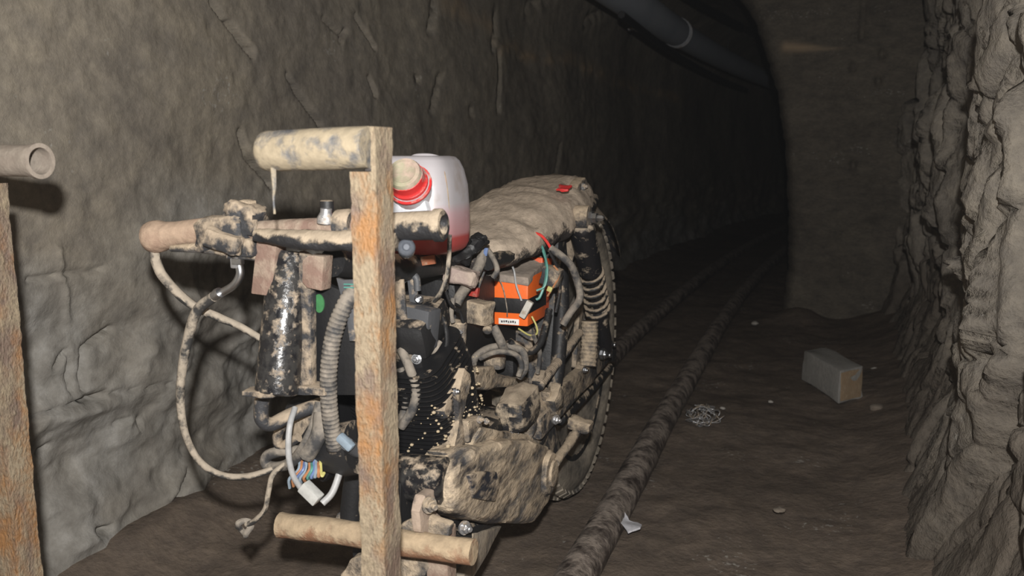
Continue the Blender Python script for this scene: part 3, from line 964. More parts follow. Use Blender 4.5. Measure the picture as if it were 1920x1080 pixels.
cn = box('white_connector', W(583, 924, y=TY - .05), (.026, .014, .014), m_white, bike, RY(38), .002)
tube('connector_lead', [W(604, 944, y=TY - .05), W(622, 925, y=TY - .04), W(634, 895, y=TY - .03), W(641, 866, y=TY - .02)], .0042, m_gyw, bike, 8, 6)
box('wrapped_joint', W(648, 829, y=TY - .045), (.022, .010, .010), m_lbw, bike, RY(38), .003)
tube('lead_sleeve', [W(650, 832, y=TY - .04), W(668, 845, y=TY - .02), W(700, 850, y=TY)], .008, m_gry, bike, 8, 5)
tube('fork_stub', [W(676, 850, y=.91), W(664, 915, y=.91), W(655, 1000, y=.91)], .0145, m_blkm, bike, 14, 4)

# engine
eng = box('engine', (BX - .01, 1.09, .268), (.15, .27, .125), m_blkm, bike, None, .02, 1, .004, 40)
TILT = 20
cyl_c = Vector((BX - .005, 1.010, .405))
cb_ = box('cylinder', cyl_c, (.095, .085, .16), m_fin, eng, RX(TILT), .02)
n_f = 22
Mt = RX(TILT)
Vf, Ff = [], []
NS = 40
for lay, (z0, gr) in enumerate(((-.0010, 1.0), (.0010, 1.0))):
    for k in range(NS):
        a = 2 * math.pi * k / NS
        ca, sa_ = math.cos(a), math.sin(a)
        e = 0.42
        Vf.append(Mt @ Vector((.074 * math.copysign(abs(ca) ** e, ca), .068 * math.copysign(abs(sa_) ** e, sa_), z0)))
for k in range(NS):
    k2 = (k + 1) % NS
    Ff.append((k, k2, NS + k2, NS + k))
Ff += [tuple(range(NS - 1, -1, -1)), tuple(NS + k for k in range(NS))]
finmesh = mesh('cooling_fin', Vf, Ff)
finmesh.materials.append(m_fin)
for k in range(n_f):
    p = cyl_c + Mt @ Vector((0, 0, -.072 + k * .0066))
    o = bpy.data.objects.new('cooling_fin', finmesh)
    COL.objects.link(o)
    o.parent = cb_
    o.location = p - wloc(cb_)
    s = 1.0 - .02 * max(0, k - 15)
    o.scale = (s, s, 1)
# splashes of dried mud on the fins
rs3 = np.random.default_rng(8)
V, Fc = [], []
ico = bmesh.new()
bmesh.ops.create_icosphere(ico, subdivisions=1, radius=1)
iv = [v.co.copy() for v in ico.verts]
ico.verts.index_update()
ifc = [tuple(v.index for v in f.verts) for f in ico.faces]
ico.free()
for k in range(190):
    t_ = -.078 + .11 * rs3.random() ** 1.5
    if rs3.random() < .5:
        lc = Vector((.074 - .11 * rs3.random() ** 2, -.068, t_))
    else:
        lc = Vector((.074, -.06 + .12 * rs3.random(), t_))
    c = cyl_c + Mt @ lc
    r_ = .0010 + .0026 * rs3.random() ** 2
    i0 = len(V)
    V += [c + Vector((q.x * r_, q.y * r_ * 1.2, q.z * r_ * .8)) for q in iv]
    Fc += [tuple(i0 + q for q in f) for f in ifc]
link('mud_splashes', mesh('mud_splashes', V, Fc), coated('splash_mud', (.42, .34, .22), (.46, .37, .25), .5, 40, .9), cb_, True)['kind'] = 'stuff'
box('cylinder_head', cyl_c + Mt @ Vector((0, .01, .098)), (.10, .09, .05), m_blkm, eng, RX(TILT), .014, 1, .004, 60)
# right-hand cover, outline as seen, real thickness to the crankcase
cov = [(853, 905), (866, 866), (893, 842), (940, 828), (1000, 822), (1030, 836), (1041, 868), (1040, 905), (1030, 945), (1005, 982), (950, 985), (895, 978), (852, 962)]
cov3 = [B(u, v, .105) for u, v in cov]
cv = prism('clutch_cover', cov3, (-.06, 0, 0), m_case, eng, .012, 2, .006, 45, 3)
rib = [(882, 892), (900, 884), (932, 884), (938, 915), (930, 940), (890, 936)]
prism('cover_panel', [B(u, v, .110) for u, v in rib], (-.012, 0, 0), m_panel, cv, .003, 1, .002, 60)
lathe('filler_cap', B(1022, 886, .100), (1, 0, 0), [(0, .038), (.006, .038), (.009, .034), (.012, .033), (.013, .022), (.017, .021), (.018, .01)], m_case, cv, 28)
# muddy flare at the rear of the cover
prism('sprocket_cover', [B(u, v, .085) for u, v in ((1000, 830), (1020, 760), (1040, 770), (1048, 850), (1040, 868), (1010, 850))], (-.03, 0, 0), m_mid, eng, .004, 2, .004, 60)
prism('upper_case', [B(u, v, .085) for u, v in ((868, 870), (905, 800), (950, 808), (1015, 815), (1022, 845), (940, 850), (880, 880))], (-.05, 0, 0), m_case, eng, .006, 2, .005, 50)
# starter motor, top bracket, mounts
sm = lathe('starter_motor', B(985, 776, .055) + Vector((0, -.07, 0)), (.05, 1, .05), [(0, .012), (.004, .030), (.010, .036), (.07, .037), (.115, .036), (.120, .028), (.122, .01)], m_mud, eng, 24)
box('starter_cover', B(972, 765, .075), (.052, .095, .058), m_mid2, eng, RX(6), .024, 2, .010, 45)
prism('top_mount', [B(u, v, .055) for u, v in ((872, 690), (925, 688), (940, 704), (992, 710), (990, 730), (935, 728), (876, 734))], (-.03, 0, 0), m_mud, eng, .004, 2, .006, 60)
box('carburettor', B(945, 672, .02), (.06, .07, .05), m_blkm, eng, None, .012, 1, .005, 60)
prism('cylinder_stay', [B(u, v, .075) for u, v in ((872, 690), (882, 700), (880, 740), (868, 780), (872, 840), (850, 855), (862, 790), (858, 740))], (-.02, 0, 0), m_mud, eng, .002, 2, .005, 70)
prism('side_lug', [B(u, v, .080) for u, v in ((880, 788), (903, 782), (905, 810), (898, 842), (880, 828))], (-.02, 0, 0), m_mud, eng, .003, 2, .005, 70)
prism('mud_fillet', [B(u, v, .082) for u, v in ((838, 850), (866, 838), (900, 838), (905, 850), (872, 868), (850, 872))], (-.03, 0, 0), m_mud, eng, .004, 2, .006, 70)
prism('head_lug', [B(u, v, .068) for u, v in ((846, 732), (858, 726), (872, 740), (852, 772), (838, 786), (834, 772))], (-.02, 0, 0), m_mid, eng, .003, 2, .003, 70)
bolt(B(855, 735, .072), (1, -.4, .3), .0042, m_chr, eng)
bolt(B(900, 787, .084), (1, -.2, .2), .0040, m_zinc, eng)
bolt(B(997, 733, .085), (1, -.2, .2), .0036, m_zinc, eng)
bolt(B(968, 813, .080), (1, -.2, .3), .0030, m_chr, eng)
bolt(B(958, 812, .080), (1, -.2, .3), .0024, m_chr, eng)
bolt(B(912, 790, .080), (1, -.5, .3), .0034, m_zinc, eng)
lathe('exhaust_pipe', B(740, 893, .02), (1, .05, .02), [(0, .028), (.03, .029), (.066, .029), (.070, .024)], m_blk, eng, 26)
lathe('oil_drum', B(845, 890, .06) + Vector((-.06, .07, 0)), (1, 0, 0), [(0, .036), (.04, .036), (.045, .03)], m_blkm, eng, 22)
prism('front_plate', [B(u, v, .045) for u, v in ((752, 905), (790, 965), (790, 1000), (750, 1000))], (-.02, 0, 0), m_blkm, eng, .002)
box('sump', (BX + .015, 1.02, .205), (.13, .22, .04), m_blkm, eng, None, .012, 1, .005, 50)
br = prism('engine_mount', [B(u, v, .085) for u, v in ((790, 1000), (787, 960), (797, 930), (836, 903), (850, 912), (846, 924), (818, 938), (812, 955), (845, 985), (842, 1005))], (-.012, 0, 0), coated('pinkish_mud', (.10, .09, .09), (.36, .28, .22), .72, 26, .7, 0, .1, .5, .1), eng, .002, 1, .003, 80)
bolt(B(842, 916, .09), (1, -.4, .1), .0075, m_zinc, br)
bolt(B(806, 948, .092), (1, -.6, .1), .0072, m_mud, br)
bolt(B(872, 990, .085), (1, -.5, .1), .0070, m_zinc, br)

# cross tube and skid bar below the engine
ct = tube('cross_tube', [W(526, 984, y=.845), W(640, 998, y=.845), W(760, 1018, y=.845), W(888, 1036, y=.845)], .0152, coated('rusty_mud_tube', (.24, .125, .07), (.38, .29, .19), .58, 34, .75, 0, .25, .6, .1), bike, 16, 7, .14)
prism('skid_bar', [B(u, v, .085) for u, v in ((888, 1000), (942, 986), (915, 1040), (886, 1085), (868, 1085), (882, 1050))], (-.03, 0, 0), coated('dull_mud_bar', (.16, .14, .12), (.30, .25, .19), .55, 30, .8, 0, .1, .4, .12), bike, .002, 1, .002)
prism('rear_mount', [W(u, v, y=.87) for u, v in ((640, 1078), (655, 1050), (690, 1040), (800, 1035), (808, 1060), (785, 1100), (650, 1100))], (0, .02, 0), m_mud, bike, .003, 2, .005, 60)
prism('tube_bracket', [W(u, v, y=.86) for u, v in ((752, 985), (790, 965), (845, 985), (842, 1010), (760, 1012))], (0, .012, 0), m_mud, bike, .003, 1, .004, 60)
# guide runners down to the rails
for sx in (-1, 1):
    box('guide_leg', ((-.40 if sx > 0 else -.475), .885, .155), (.028, .028, .25), m_rustbr, bike, None, .003)
box('guide_bar', (-.489, .885, .050), (.225, .03, .03), m_rustbr, bike, None, .003)

# electrics on the right of the frame
bt_y = 1.265
bc = W(990, 565, y=bt_y)
zt, zb = W(990, 521, y=bt_y).z, W(992, 613, y=bt_y).z
bw, bd = .066, .095
bat = box('battery', (bc.x - bw / 2, bt_y + bd / 2, (zt + zb) / 2), (bw, bd, zt - zb), m_orange, bike, None, .003)
bat['label'] = 'orange battery with black band'
zb1, zb2 = W(990, 561, y=bt_y).z, W(990, 589, y=bt_y).z
box('black_band', (bc.x - bw / 2, bt_y + bd / 2, (zb1 + zb2) / 2), (bw + .002, bd + .002, zb1 - zb2), m_blkc, bat, None, .0005)
lb = W(954, 603, y=bt_y - .0008)
box('white_label', lb, (.0345, .001, .0095), m_lab, bat, None, .0002)
for k, wd in enumerate((.0028, .0022, .0030, .0018, .0026, .0030, .0016)):
    box('label_print', lb + Vector((-.0115 + k * .0038, -.0007, .0004 * ((k % 3) - 1))), (wd, .0006, .0032), m_ink, bat, None, .0001)
top = prism('battery_tray_lid', [W(908, 512, y=bt_y - .004), W(990, 521, y=bt_y - .004), W(1022, 492, y=1.37), W(1008, 462, y=1.40), W(945, 462, y=1.36)], (0, 0, -.012), coated('dusty_grey_lid', (.20, .17, .155), (.33, .275, .225), .6, 26, .8, 0, .15, .4, .12), bike, .002, 2, .003, 60)
box('battery_back', (bc.x - bw / 2 - .01, bt_y + .12, (zt + zb) / 2 + .012), (.075, .06, .09), m_dkor, bike, RX(-8), .004)
c1 = W(965, 476, y=bt_y + .05)
box('white_plug', c1, (.026, .012, .012), m_white, bike, RY(-8), .002)
box('plug_end', c1 + Vector((.018, 0, .001)), (.010, .011, .010), m_gry, bike, RY(-8), .002)
lathe('grommet', W(920, 502, y=bt_y - .03), (-.2, -1, .2), [(-.004, .009), (0, .0135), (.004, .013), (.004, .007), (-.002, .006)], m_hose, bike, 20)
YB = bt_y
tube('teal_wire', [W(928, 487, y=YB), W(950, 468, y=YB + .02), W(985, 449, y=YB + .04), W(1010, 455, y=YB + .04), W(1022, 480, y=YB + .03), W(1024, 520, y=YB + .01), W(1013, 555, y=YB - .0), W(1005, 562, y=YB - .004)], .0022, m_teal, bike, 7, 8)
tube('teal_wire', [W(1018, 470, y=YB + .02), W(1026, 500, y=YB + .01), W(1022, 535, y=YB), W(1006, 545, y=YB - .004)], .0018, m_teal, bike, 7, 8)
tube('red_wire', [W(988, 452, y=YB + .03), W(995, 438, y=YB + .03), W(1012, 440, y=YB + .03), W(1025, 453, y=YB + .03), W(1034, 468, y=YB + .03)], .0024, m_rdw, bike, 7, 8)
tube('taped_lead', [W(1032, 465, y=YB + .03), W(1055, 482, y=YB + .03), W(1072, 500, y=YB + .04), W(1083, 530, y=YB + .05), W(1087, 560, y=YB + .05), W(1070, 585, y=YB + .05), W(1055, 610, y=YB + .04)], .0062, m_hose, bike, 9, 8, .1)
tube('orange_wire', [W(1038, 498, y=YB + .02), W(1046, 508, y=YB + .02), W(1047, 520, y=YB + .02), W(1036, 540, y=YB + .01), W(1026, 556, y=YB)], .0016, m_orw, bike, 6, 6)
box('yellow_plug', W(1031, 542, y=YB + .005), (.008, .006, .008), m_yew, bike, RY(20), .001)
box('relay_block', W(1034, 518, y=YB + .03), (.030, .03, .030), m_mid, bike, RY(15), .004, 1, .003)
tube('plug_lead', [W(950, 482, y=YB + .01), W(963, 505, y=YB - .012), W(968, 535, y=YB - .014), W(978, 564, y=YB - .014)], .0016, m_gyw, bike, 7, 8)
box('lead_connector', W(987, 580, y=YB - .014), (.011, .009, .030), coated('dusty_white', (.55, .53, .48), MUD, .3, 60, .6, 0, .1, .2, .1), bike, RY(28), .002)
tube('yellow_wire', [W(997, 593, y=YB - .012), W(1006, 612, y=YB - .01), W(1006, 626, y=YB - .008), W(992, 628, y=YB - .004), W(972, 616, y=YB)], .0015, m_yew, bike, 7, 8)
tube('string_wire', [W(905, 480, y=YB - .02), W(930, 515, y=YB - .012), W(943, 540, y=YB - .01), W(950, 575, y=YB - .008), W(951, 594, y=YB - .006)], .0010, m_cable, bike, 6, 6)

# other boxes, hoses and bolts ahead of the battery
rb = box('flasher_relay', W(899, 586, y=1.16), (.032, .032, .034), m_mud, bike, RY(5) @ RZ(-12), .003, 2, .004, 70)
lathe('relay_stud', W(914, 618, y=1.16), (.2, -1, -.3), [(-.01, .006), (.002, .007), (.004, .004)], m_mud, bike, 12)
cd = box('ignition_box', W(783, 611, y=.97), (.048, .030, .052), m_gry, bike, RY(7) @ RZ(-8), .003)
box('mounting_tab', W(752, 575, y=.955), (.014, .004, .070), m_mid, bike, RY(-4), .001)
box('coil_foot', W(762, 668, y=.96), (.030, .02, .022), m_mud, bike, None, .003, 1, .003)
bolt(W(781, 673, y=.95), (.2, -1, .1), .0050, m_chr, bike)
bolt(W(786, 560, y=.98), (.9, -.6, .7), .0046, m_chr, bike)
bolt(W(834, 537, y=1.04), (.9, -.6, .7), .0042, m_chr, bike)
bolt(W(819, 690, y=1.0), (.5, -1, .4), .0046, m_chr, bike)
box('tank_strap', W(775, 548, y=.985), (.012, .004, .048), m_gry, bike, RY(-6), .001)
tube('strap_arm', [W(748, 532, y=.985), W(766, 518, y=.985), W(780, 520, y=.985), W(783, 545, y=.985)], .005, m_gry, bike, 8, 5)
box('orange_tag', W(803, 488, y=1.0), (.020, .004, .012), coated('faded_orange', (.28, .09, .04), MUD, .2, 50, .6, 0, .1, .2, .1), bike, RY(-10), .001)
tube('fuel_hose', [W(905, 462, y=1.16), W(903, 485, y=1.15), W(888, 520, y=1.13), W(866, 550, y=1.10), W(855, 570, y=1.09)], .0078, m_hose, bike, 10, 8, .08)
box('blue_clip', W(911, 472, y=1.15), (.006, .004, .012), m_blw, bike, RY(10), .001)
tube('loop_hose', [W(908, 462, y=1.16), W(922, 480, y=1.15), W(932, 505, y=1.14), W(925, 520, y=1.14)], .0042, m_hose, bike, 8, 6)
tube('thin_lead', [W(843, 440, y=.985), W(842, 480, y=.985), W(838, 515, y=.985), W(828, 545, y=.985), W(812, 568, y=1.0)], .0030, m_cable, bike, 8, 6, .1)
prism('cloth_scrap', [W(u, v, y=1.10) for u, v in ((858, 462), (880, 445), (905, 440), (912, 455), (893, 478), (868, 490), (845, 490))], (0, .012, 0), m_blkc, bike, .002, 3, .014, 70)
box('mud_clod', W(866, 517, y=1.10), (.045, .03, .022), coated('pale_mud', (.35, .27, .24), (.42, .34, .28), .5, 30, .9, 0, .1, .5, .1), bike, RY(12), .006, 2, .008, 60)
box('red_reflector', W(880, 545, y=1.15), (.030, .010, .014), coated('dull_red', (.34, .03, .02), MUD, .2, 50, .5, 0, .1, .2, .1), bike, RY(8), .002)
box('spark_lead_cap', W(852, 612, y=1.07), (.016, .016, .020), m_mud, bike, None, .004, 1, .003)
box('wire_clip', W(863, 628, y=1.06), (.016, .010, .036), m_mud, bike, RY(4), .003, 2, .003)
tube('clip_coil', [W(857 + 10 * (k % 2), 618 + k * 5, y=1.048) for k in range(6)], .0014, m_zinc, bike, 6, 4)
tube('bent_lead', [W(820, 640, y=1.02), W(835, 650, y=1.02), W(842, 665, y=1.02), W(832, 685, y=1.02)], .0030, m_cable, bike, 8, 6)
tube('black_loop', [W(885, 690, y=1.16), W(893, 668, y=1.16), W(920, 652, y=1.18), W(955, 650, y=1.2), W(980, 660, y=1.2), W(984, 690, y=1.2), W(973, 708, y=1.2)], .0058, m_hose, bike, 9, 8, .08)
tube('black_loop', [W(900, 672, y=1.15), W(930, 660, y=1.15), W(965, 664, y=1.17), W(978, 684, y=1.18), W(972, 705, y=1.18)], .0042, m_hose, bike, 9, 8, .08)
tube('black_loop', [W(925, 612, y=1.18), W(938, 638, y=1.18), W(945, 655, y=1.19)], .0072, m_hose, bike, 9, 6)
tube('black_loop', [W(955, 640, y=1.2), W(990, 660, y=1.22), W(1012, 645, y=1.24), W(1022, 615, y=1.26), W(1030, 580, y=1.28)], .0056, m_blkm, bike, 9, 8)
tube('wire_bundle', [W(752, 655, y=.95), W(768, 690, y=.94), W(780, 730, y=.94), W(772, 770, y=.94), W(752, 800, y=.94)], .0062, m_hose, bike, 9, 8, .1)
tube('wire_bundle', [W(750, 690, y=.945), W(762, 730, y=.945), W(760, 765, y=.945), W(748, 790, y=.945)], .0055, m_hose, bike, 9, 8, .1)
box('carb_cap', B(928, 678, .04), (.03, .03, .02), m_mud, bike, None, .006, 1, .004)
tube('brass_post', [B(975, 712, .06), B(980, 670, .06)], .0062, m_mud, bike, 10, 3, .1)

# seat: lofted pad rising towards the back
secs = [(1.165, .045, .590, .020), (1.22, .068, .602, .026), (1.32, .088, .622, .032), (1.42, .100, .645, .038), (1.52, .100, .662, .044),
        (1.60, .094, .673, .044), (1.66, .082, .677, .038), (1.71, .060, .676, .028), (1.75, .030, .670, .016)]
yy = np.linspace(secs[0][0], secs[-1][0], 50)
sw = np.interp(yy, [s[0] for s in secs], [s[1] for s in secs])
sz = np.interp(yy, [s[0] for s in secs], [s[2] for s in secs])
sth = np.interp(yy, [s[0] for s in secs], [s[3] for s in secs])
V, Fc = [], []
NSG = 36
for i in range(50):
    for k in range(NSG):
        a = 2 * math.pi * k / NSG
        ca, sa_ = math.cos(a), math.sin(a)
        px_ = sw[i] * math.copysign(abs(ca) ** .6, ca)
        pz_ = sth[i] * (sa_ if sa_ < 0 else abs(sa_) ** .7)
        q = Vector((BX + px_, yy[i], sz[i] - sth[i] + pz_))
        q.z += 0.015 * float(fbm(q.x * 30, q.y * 28, q.z * 28, 4)) - .012 * (px_ > 0) * (px_ / .1) ** 2
        q.x += 0.008 * float(fbm(q.x * 25 + 9, q.y * 25, q.z * 25, 3))
        V.append(q)
for i in range(49):
    for k in range(NSG):
        k2 = (k + 1) % NSG
        Fc.append((i * NSG + k, (i + 1) * NSG + k, (i + 1) * NSG + k2, i * NSG + k2))
Fc += [tuple(range(NSG)), tuple(49 * NSG + k for k in range(NSG - 1, -1, -1))]
seat = link('seat', mesh('seat', V, Fc), m_seat, bike, True)
# seat base edge and tail
prism('tail_bracket', [B(u, v, .075) for u, v in ((1068, 392), (1086, 345), (1097, 333), (1104, 345), (1096, 368), (1080, 400))], (-.02, 0, 0), m_mud, bike, .003, 1, .003)
bolt(B(1094, 350, .078), (1, -.4, .1), .0055, m_zinc, bike)
box('red_patch', W(1057, 353, y=1.475), (.022, .026, .004), m_red, seat, RX(14), .001, 3, .008, 70)
prism('number_plate_stay', [B(u, v, .055) for u, v in ((1098, 365), (1112, 372), (1130, 410), (1136, 421), (1112, 420), (1105, 395))], (-.02, 0, 0), m_mud, bike, .002, 1, .002)

# right shock absorber
SX = .105
s0, s1 = B(1091, 424, SX), B(1136, 662, SX)
ax_ = (s1 - s0)
LS = ax_.length
sh = lathe('shock_absorber', s0, ax_, [(-.006, .018), (0, .0225), (.004, .0235), (LS * .32, .0225), (LS * .33, .012), (LS * .62, .012), (LS * .63, .018), (LS * .88, .017), (LS, .014)], coated('shock_black', (0.012, 0.012, 0.014), (.40, .33, .25), .33, 34, .3, 0, .1, .3, .06), bike, 28)
x_, y_, a_ = basis(ax_)
n_c = 6
hel = []
for i in range(n_c * 16 + 1):
    t = i / (n_c * 16)
    an = 2 * math.pi * n_c * t
    hel.append(s0 + a_ * (LS * (.31 + .33 * t)) + (x_ * math.cos(an) + y_ * math.sin(an)) * .0225)
link('spring', mesh('spring', *sweep(hel, .0040, 8)), m_blkm2, sh, True)
e0 = B(1091, 408, SX)
lathe('top_eye', e0 + Vector((-.012, 0, 0)), (1, 0, 0), [(0, .014), (.0, .022), (.026, .022), (.026, .014)], m_mud, sh, 22)
lathe('top_nut', e0 + Vector((.014, 0, 0)), (1, -.1, 0), [(0, .0125), (.006, .0125), (.006, .0095), (.014, .0095), (.016, .006), (.024, .0055), (.027, .003)], m_chr, sh, 6)
bolt(B(1074, 406, SX - .02), (-1, -.4, 0), .0055, m_chr, sh)
bolt(B(1141, 645, SX + .004), (1, -.5, .05), .0085, m_chr, sh, stud=1.2)
bolt(B(1131, 664, SX + .006), (1, -.5, .05), .0090, m_chr, sh, stud=1.2)
lathe('lower_eye', B(1137, 660, SX - .02), (1, 0, 0), [(0, .02), (.018, .02), (.019, .012)], m_blkm, sh, 18)
# left shock, mostly hidden
t0, t1 = Vector((BX - SX, s0.y, s0.z)), Vector((BX - SX, s1.y, s1.z))
lathe('shock_absorber', t0, t1 - t0, [(0, .0225), (LS * .4, .0225), (LS * .41, .014), (LS, .014)], m_blk, bike, 18)

# foot rests, levers and stand on the right
fr = prism('footrest_hanger', [B(u, v, .10) for u, v in ((1030, 735), (1058, 722), (1092, 692), (1098, 678), (1116, 690), (1114, 716), (1088, 742), (1052, 772), (1034, 768))], (-.016, 0, 0), m_mud, bike, .003, 2, .004, 60)
ribbed('footrest', [B(1106, 602, .105), B(1105, 640, .105), B(1102, 686, .105)], .0165, m_mud, fr, .0075, .08, 14)
bolt(B(1097, 694, .108), (1, -.5, .1), .0045, m_chr, fr)
ribbed('stand_spring', [B(1012, 722, .09), B(1045, 680, .09), B(1086, 624, .09)], .0082, m_mid, bike, .006, .22, 10)
box('spring_hook', B(1012, 712, .085), (.018, .03, .022), m_mid, bike, RX(30), .004, 1, .003)
ribbed('brake_hose', [B(1048, 786, .07), B(1090, 745, .07), B(1140, 688, .07)], .0125, m_blkm, bike, .012, .12, 12)
box('hanger_lump', B(1040, 748, .102), (.02, .045, .035), m_mud, fr, RX(30), .006, 2, .007, 60)
bolt(B(1043, 787, .105), (1, -.5, 0), .0062, m_zinc, fr)
kl = tube('kick_lever', [B(1040, 868, .112), B(1068, 830, .118), B(1090, 796, .124)], .0082, m_mud, bike, 10, 6, .12)
tube('kick_shaft', [B(1046, 862, .098), B(1076, 806, .104)], .006, m_blkm, bike, 10, 3)
box('kick_pedal', B(1088, 797, .128) , (.04, .030, .020), m_mud, kl, RY(12), .006, 2, .006, 60)
tube('rear_frame_tube', [B(1040, 560, .06), B(1050, 620, .06), B(1040, 690, .06)], .014, m_blkm, bike, 10, 5)
tube('rear_frame_tube', [B(1085, 560, .07), B(1066, 600, .07), B(1050, 640, .07)], .011, m_hose, bike, 10, 5)
prism('brake_arm', [B(u, v, .08) for u, v in ((1088, 570), (1094, 572), (1092, 690), (1080, 690))], (-.01, 0, 0), m_mid, bike, .002)

# ------------------------------------------------------------------ fuel canister used as the tank
can_c = Vector((W(766, 470, y=1.02).x, 1.045, W(795, 474, y=1.02).z))
can = empty('fuel_canister', can_c, 'milky white plastic fuel canister with red screw collar strapped on the motorcycle', 'canister')
V, Fc = [], []
hgt = W(800, 292, y=1.03).z - can_c.z
prof = [(0, .86), (.004, .93), (.012, .985), (.03, 1.0), (hgt * .45, 1.0), (hgt * .70, .97), (hgt * .86, .90), (hgt * .95, .82), (hgt * .99, .74), (hgt, .62)]
NSC = 48
for z, s in prof:
    for k in range(NSC):
        a = 2 * math.pi * k / NSC
        ca, sa_ = math.cos(a), math.sin(a)
        V.append(can_c + Vector((s * .066 * math.copysign(abs(ca) ** .5, ca), s * .058 * math.copysign(abs(sa_) ** .5, sa_), z)))
for i in range(len(prof) - 1):
    for k in range(NSC):
        k2 = (k + 1) % NSC
        Fc.append((i * NSC + k, i * NSC + k2, (i + 1) * NSC + k2, (i + 1) * NSC + k))
Fc += [tuple(range(NSC - 1, -1, -1)), tuple((len(prof) - 1) * NSC + k for k in range(NSC))]
mc = bpy.data.materials.new('milky_plastic_with_fuel')
t, N, L, P = nt(mc)
g = N.new('ShaderNodeNewGeometry')
sx = N.new('ShaderNodeSeparateXYZ')
L.new(g.outputs['Position'], sx.inputs[0])
n1 = noise_node(N, L, g.outputs['Position'], 22, 5)
zz = math_n(N, L, 'MULTIPLY_ADD', sx.outputs['Z'], 1 / hgt)
N[-1].inputs[2].default_value = -can_c.z / hgt
c_ = ramp(N, L, zz, [(0.0, (.34, .05, .045)), (0.16, (.42, .075, .07)), (0.20, (.47, .24, .25)), (0.42, (.48, .33, .35)), (0.52, (.43, .41, .43))])
d_ = ramp(N, L, n1, [(0.52, (1, 1, 1)), (0.72, (.74, .66, .58))])
L.new(mixc(N, L, 1.0, c_, d_, 'MULTIPLY'), P.inputs['Base Color'])
P.inputs['Roughness'].default_value = 0.42
P.inputs['Subsurface Weight'].default_value = 0.15
P.inputs['Subsurface Radius'].default_value = (.01, .008, .008)
body = link('body', mesh('body', V, Fc), mc, can, True, 60)
# moulded seam and grip hollow
tube('seam', [can_c + Vector((.061, -.030, .012)), can_c + Vector((.0625, -.034, hgt * .5)), can_c + Vector((.058, -.034, hgt * .8)), can_c + Vector((.046, -.026, hgt * .975))], .0014, coated('dirty_seam', (.35, .24, .2), MUD, .5, 40, .8), body, 6, 6)
tube('handle_loop', [can_c + Vector((-.005, .0, hgt - .004)), can_c + Vector((.005, -.005, hgt - .001)), can_c + Vector((.024, -.002, hgt - .001)), can_c + Vector((.040, .004, hgt - .006))], .004, mc, body, 8, 6)
cap_c = W(764, 338, y=.970)
cax = Vector((.12, -.80, .52)).normalized()
lathe('collar', cap_c, cax, [(-0.0189, 0.0172), (-0.0103, 0.0224), (-0.0086, 0.0249), (-0.0026, 0.0254), (-0.0009, 0.0232), (0.0017, 0.0225), (0.0120, 0.0225), (0.0129, 0.0206)], m_red, can, 32)
lathe('cap', cap_c, cax, [(0.0034, 0.0215), (0.0155, 0.0217), (0.0189, 0.0202), (0.0193, 0.0155), (0.0181, 0.0138), (0.0181, 0.0017)], coated('dusty_cap', (.36, .37, .24), (.47, .36, .29), .62, 30, .8, 0, 0, .3, .12), can, 28)
lathe('collar_ring', cap_c - cax * .010, cax, [(-0.0017, 0.0241), (-0.0017, 0.0288), (0.0009, 0.0288), (0.0009, 0.0241)], m_red, can, 32)
prism('neck', [cap_c - cax * .008 + v for v in (basis(cax)[0] * .026 * math.cos(q) + basis(cax)[1] * .026 * math.sin(q) for q in np.linspace(0, 2 * math.pi, 25)[:-1])], -cax * .035, mc, body, 0)
prism('front_panel_highlight', [W(u, v, y=.980) for u, v in ((722, 366), (792, 362), (802, 396), (722, 400))], (0, .03, .0), plain('highlight_plastic', (.62, .64, .68), .35), body, .003)  # front panel, its highlight put in as paler plastic

# ------------------------------------------------------------------ things on the floor
def quad_block():
    A, Bp, C = W(1503, 712, z=.005), W(1572, 757, z=.005), W(1617, 747, z=.005)
    Dp = A + (C - Bp)
    up = Vector((0, 0, .098))
    cen = (A + C) / 2
    blk_ = empty('building_block', (cen.x, cen.y, 0.0), 'pale grey rectangular block lying askew on the tunnel floor', 'block')
    dr = (A - Bp).normalized()
    base = [A, Bp, C, Dp]
    bm = bmesh.new()
    vs = [bm.verts.new(p) for p in base] + [bm.verts.new(p + up + (cen - p) * .05 * (1 if i > 1 else .4)) for i, p in enumerate(base)]
    for f in ((3, 2, 1, 0), (4, 5, 6, 7), (0, 1, 5, 4), (1, 2, 6, 5), (2, 3, 7, 6), (3, 0, 4, 7)):
        bm.faces.new([vs[i] for i in f])
    fin_bm('block_body', bm, m_brick, blk_, .004, 2, 3, .006, 30)
    o = -dr * .0015
    e = [Bp + up * .06 + o + (C - Bp) * .06, C + up * .06 + o - (C - Bp) * .06, C + up * .93 + o + (cen - C) * .05, Bp + up * .93 + o + (cen - Bp) * .02 + (C - Bp) * .03]
    prism('broken_end', e, dr * .006, m_brkend, blk_, .002, 2, .003, 60)


quad_block()

# torn paper scrap
pp_ = [(1161, 966), (1170, 963), (1180, 974), (1204, 986), (1200, 995), (1178, 997), (1164, 982)]
pv = [W(u, v, z=.02) for u, v in pp_]
o = prism('paper_scrap', [p + Vector((0, 0, .004 * math.sin(i * 2.1))) for i, p in enumerate(pv)], (0, 0, .0025), plain('white_paper', (.62, .62, .66), .7), None, .0005, 2, .004, 60)
tag(o, 'small torn white scrap lying beside the near pipe rail', 'scrap')

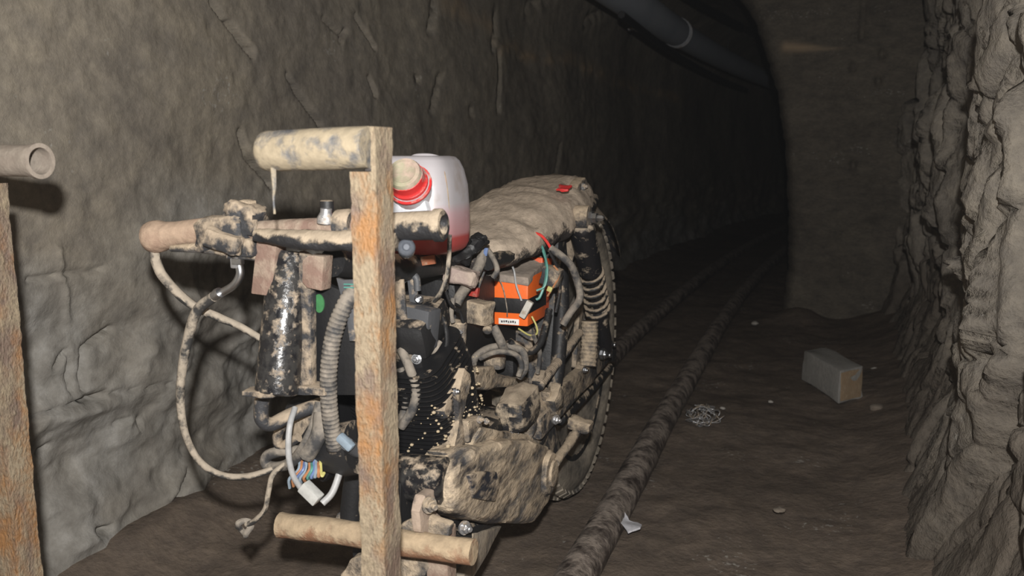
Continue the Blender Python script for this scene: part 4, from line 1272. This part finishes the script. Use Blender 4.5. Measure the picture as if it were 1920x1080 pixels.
# crumpled wire mesh
mc_ = W(1318, 778, z=.026)
V, Fc = [], []
rs2 = np.random.default_rng(4)
for s in range(11):
    ax0 = rs2.normal(size=3)
    ax0 /= np.linalg.norm(ax0)
    b0 = np.cross(ax0, [0.3, .5, .8])
    b0 /= np.linalg.norm(b0)
    b1 = np.cross(ax0, b0)
    pts = []
    for q in np.linspace(0, 2 * math.pi * .9, 14):
        r_ = .033 * (1 + .35 * rs2.normal() * .5)
        p = b0 * math.cos(q) * r_ + b1 * math.sin(q) * r_ + ax0 * .01 * rs2.normal()
        pts.append(mc_ + Vector((p[0] * 1.15, p[1] * 1.15, p[2] * .72)))
    v_, f_c = sweep(spline(pts, 3), .0016, 5)
    k = len(V)
    V += v_
    Fc += [tuple(i + k for i in q) for q in f_c]
tag(link('wire_tangle', mesh('wire_tangle', V, Fc), m_zinc, None, True), 'crumpled ball of dull wire on the floor right of the near rail', 'wire')


def stone(u, v, r, label, mat, zs=.6, seed=0, grp=None):
    p = W(u, v, z=.012)
    bm = bmesh.new()
    bmesh.ops.create_icosphere(bm, subdivisions=3, radius=1)
    for q in bm.verts:
        d = 1 + .5 * float(fbm(q.co.x * 1.3 + seed, q.co.y * 1.3, q.co.z * 1.3, 3))
        q.co = p + Vector((q.co.x * d * r * 1.2, q.co.y * d * r, q.co.z * d * r * zs + r * .2))
    return tag(fin_bm('stone', bm, mat, None), label, 'stone', grp)


m_st = coated('stone_brown', (.19, .155, .12), (.24, .20, .16), .5, 30, .95)
m_st2 = coated('stone_rust', (.20, .085, .035), (.24, .12, .06), .4, 30, .95)
m_st3 = coated('stone_pale', (.40, .38, .35), (.45, .42, .38), .5, 30, .95)
stone(1645, 768, .020, 'small brown stone just right of the grey block', m_st, .6, 1)
stone(1786, 880, .016, 'small rust brown stone at the foot of the right wall', m_st2, .7, 2)
stone(1415, 607, .012, 'tiny pale pebble lying alone far back on the floor near the tunnel mouth', m_st3, .7, 3)
stone(1445, 754, .006, 'tiny pale pebble on open floor left of the grey block', m_st3, .7, 4)
stone(1355, 766, .006, 'tiny pale pebble beside the ball of wire', m_st3, .7, 5)
stone(1462, 958, .010, 'flat brown pebble on open floor well right of the white scrap', m_st, .5, 6)
stone(1640, 693, .010, 'little pale stone at the far right end behind the grey block', m_st3, .6, 7)

# more loose leads in the middle of the frame
for pts, r_, m_ in (
        (((815, 575, 1.0), (832, 600, 1.0), (838, 640, 1.0), (828, 668, 1.0)), .0030, m_blkm),
        (((850, 560, 1.06), (846, 590, 1.05), (850, 605, 1.05)), .0034, m_hose),
        (((868, 640, 1.06), (872, 665, 1.07), (866, 690, 1.07)), .0026, m_cable),
        (((835, 545, 1.02), (845, 570, 1.03), (862, 585, 1.05), (870, 610, 1.06)), .0024, m_blkm),
        (((792, 665, .96), (812, 660, .98), (826, 640, .99)), .0032, m_hose),
        (((930, 470, 1.20), (915, 490, 1.19), (900, 530, 1.18), (890, 560, 1.17)), .0030, m_blkm),
        (((1000, 628, 1.25), (1012, 660, 1.26), (1008, 700, 1.27)), .0036, m_hose),
        (((1030, 470, 1.29), (1044, 500, 1.30), (1050, 540, 1.31), (1042, 585, 1.31)), .0030, m_blkm)):
    tube('loose_lead', [W(u, v, y=y) for u, v, y in pts], r_, m_, bike, 7, 6, .08)
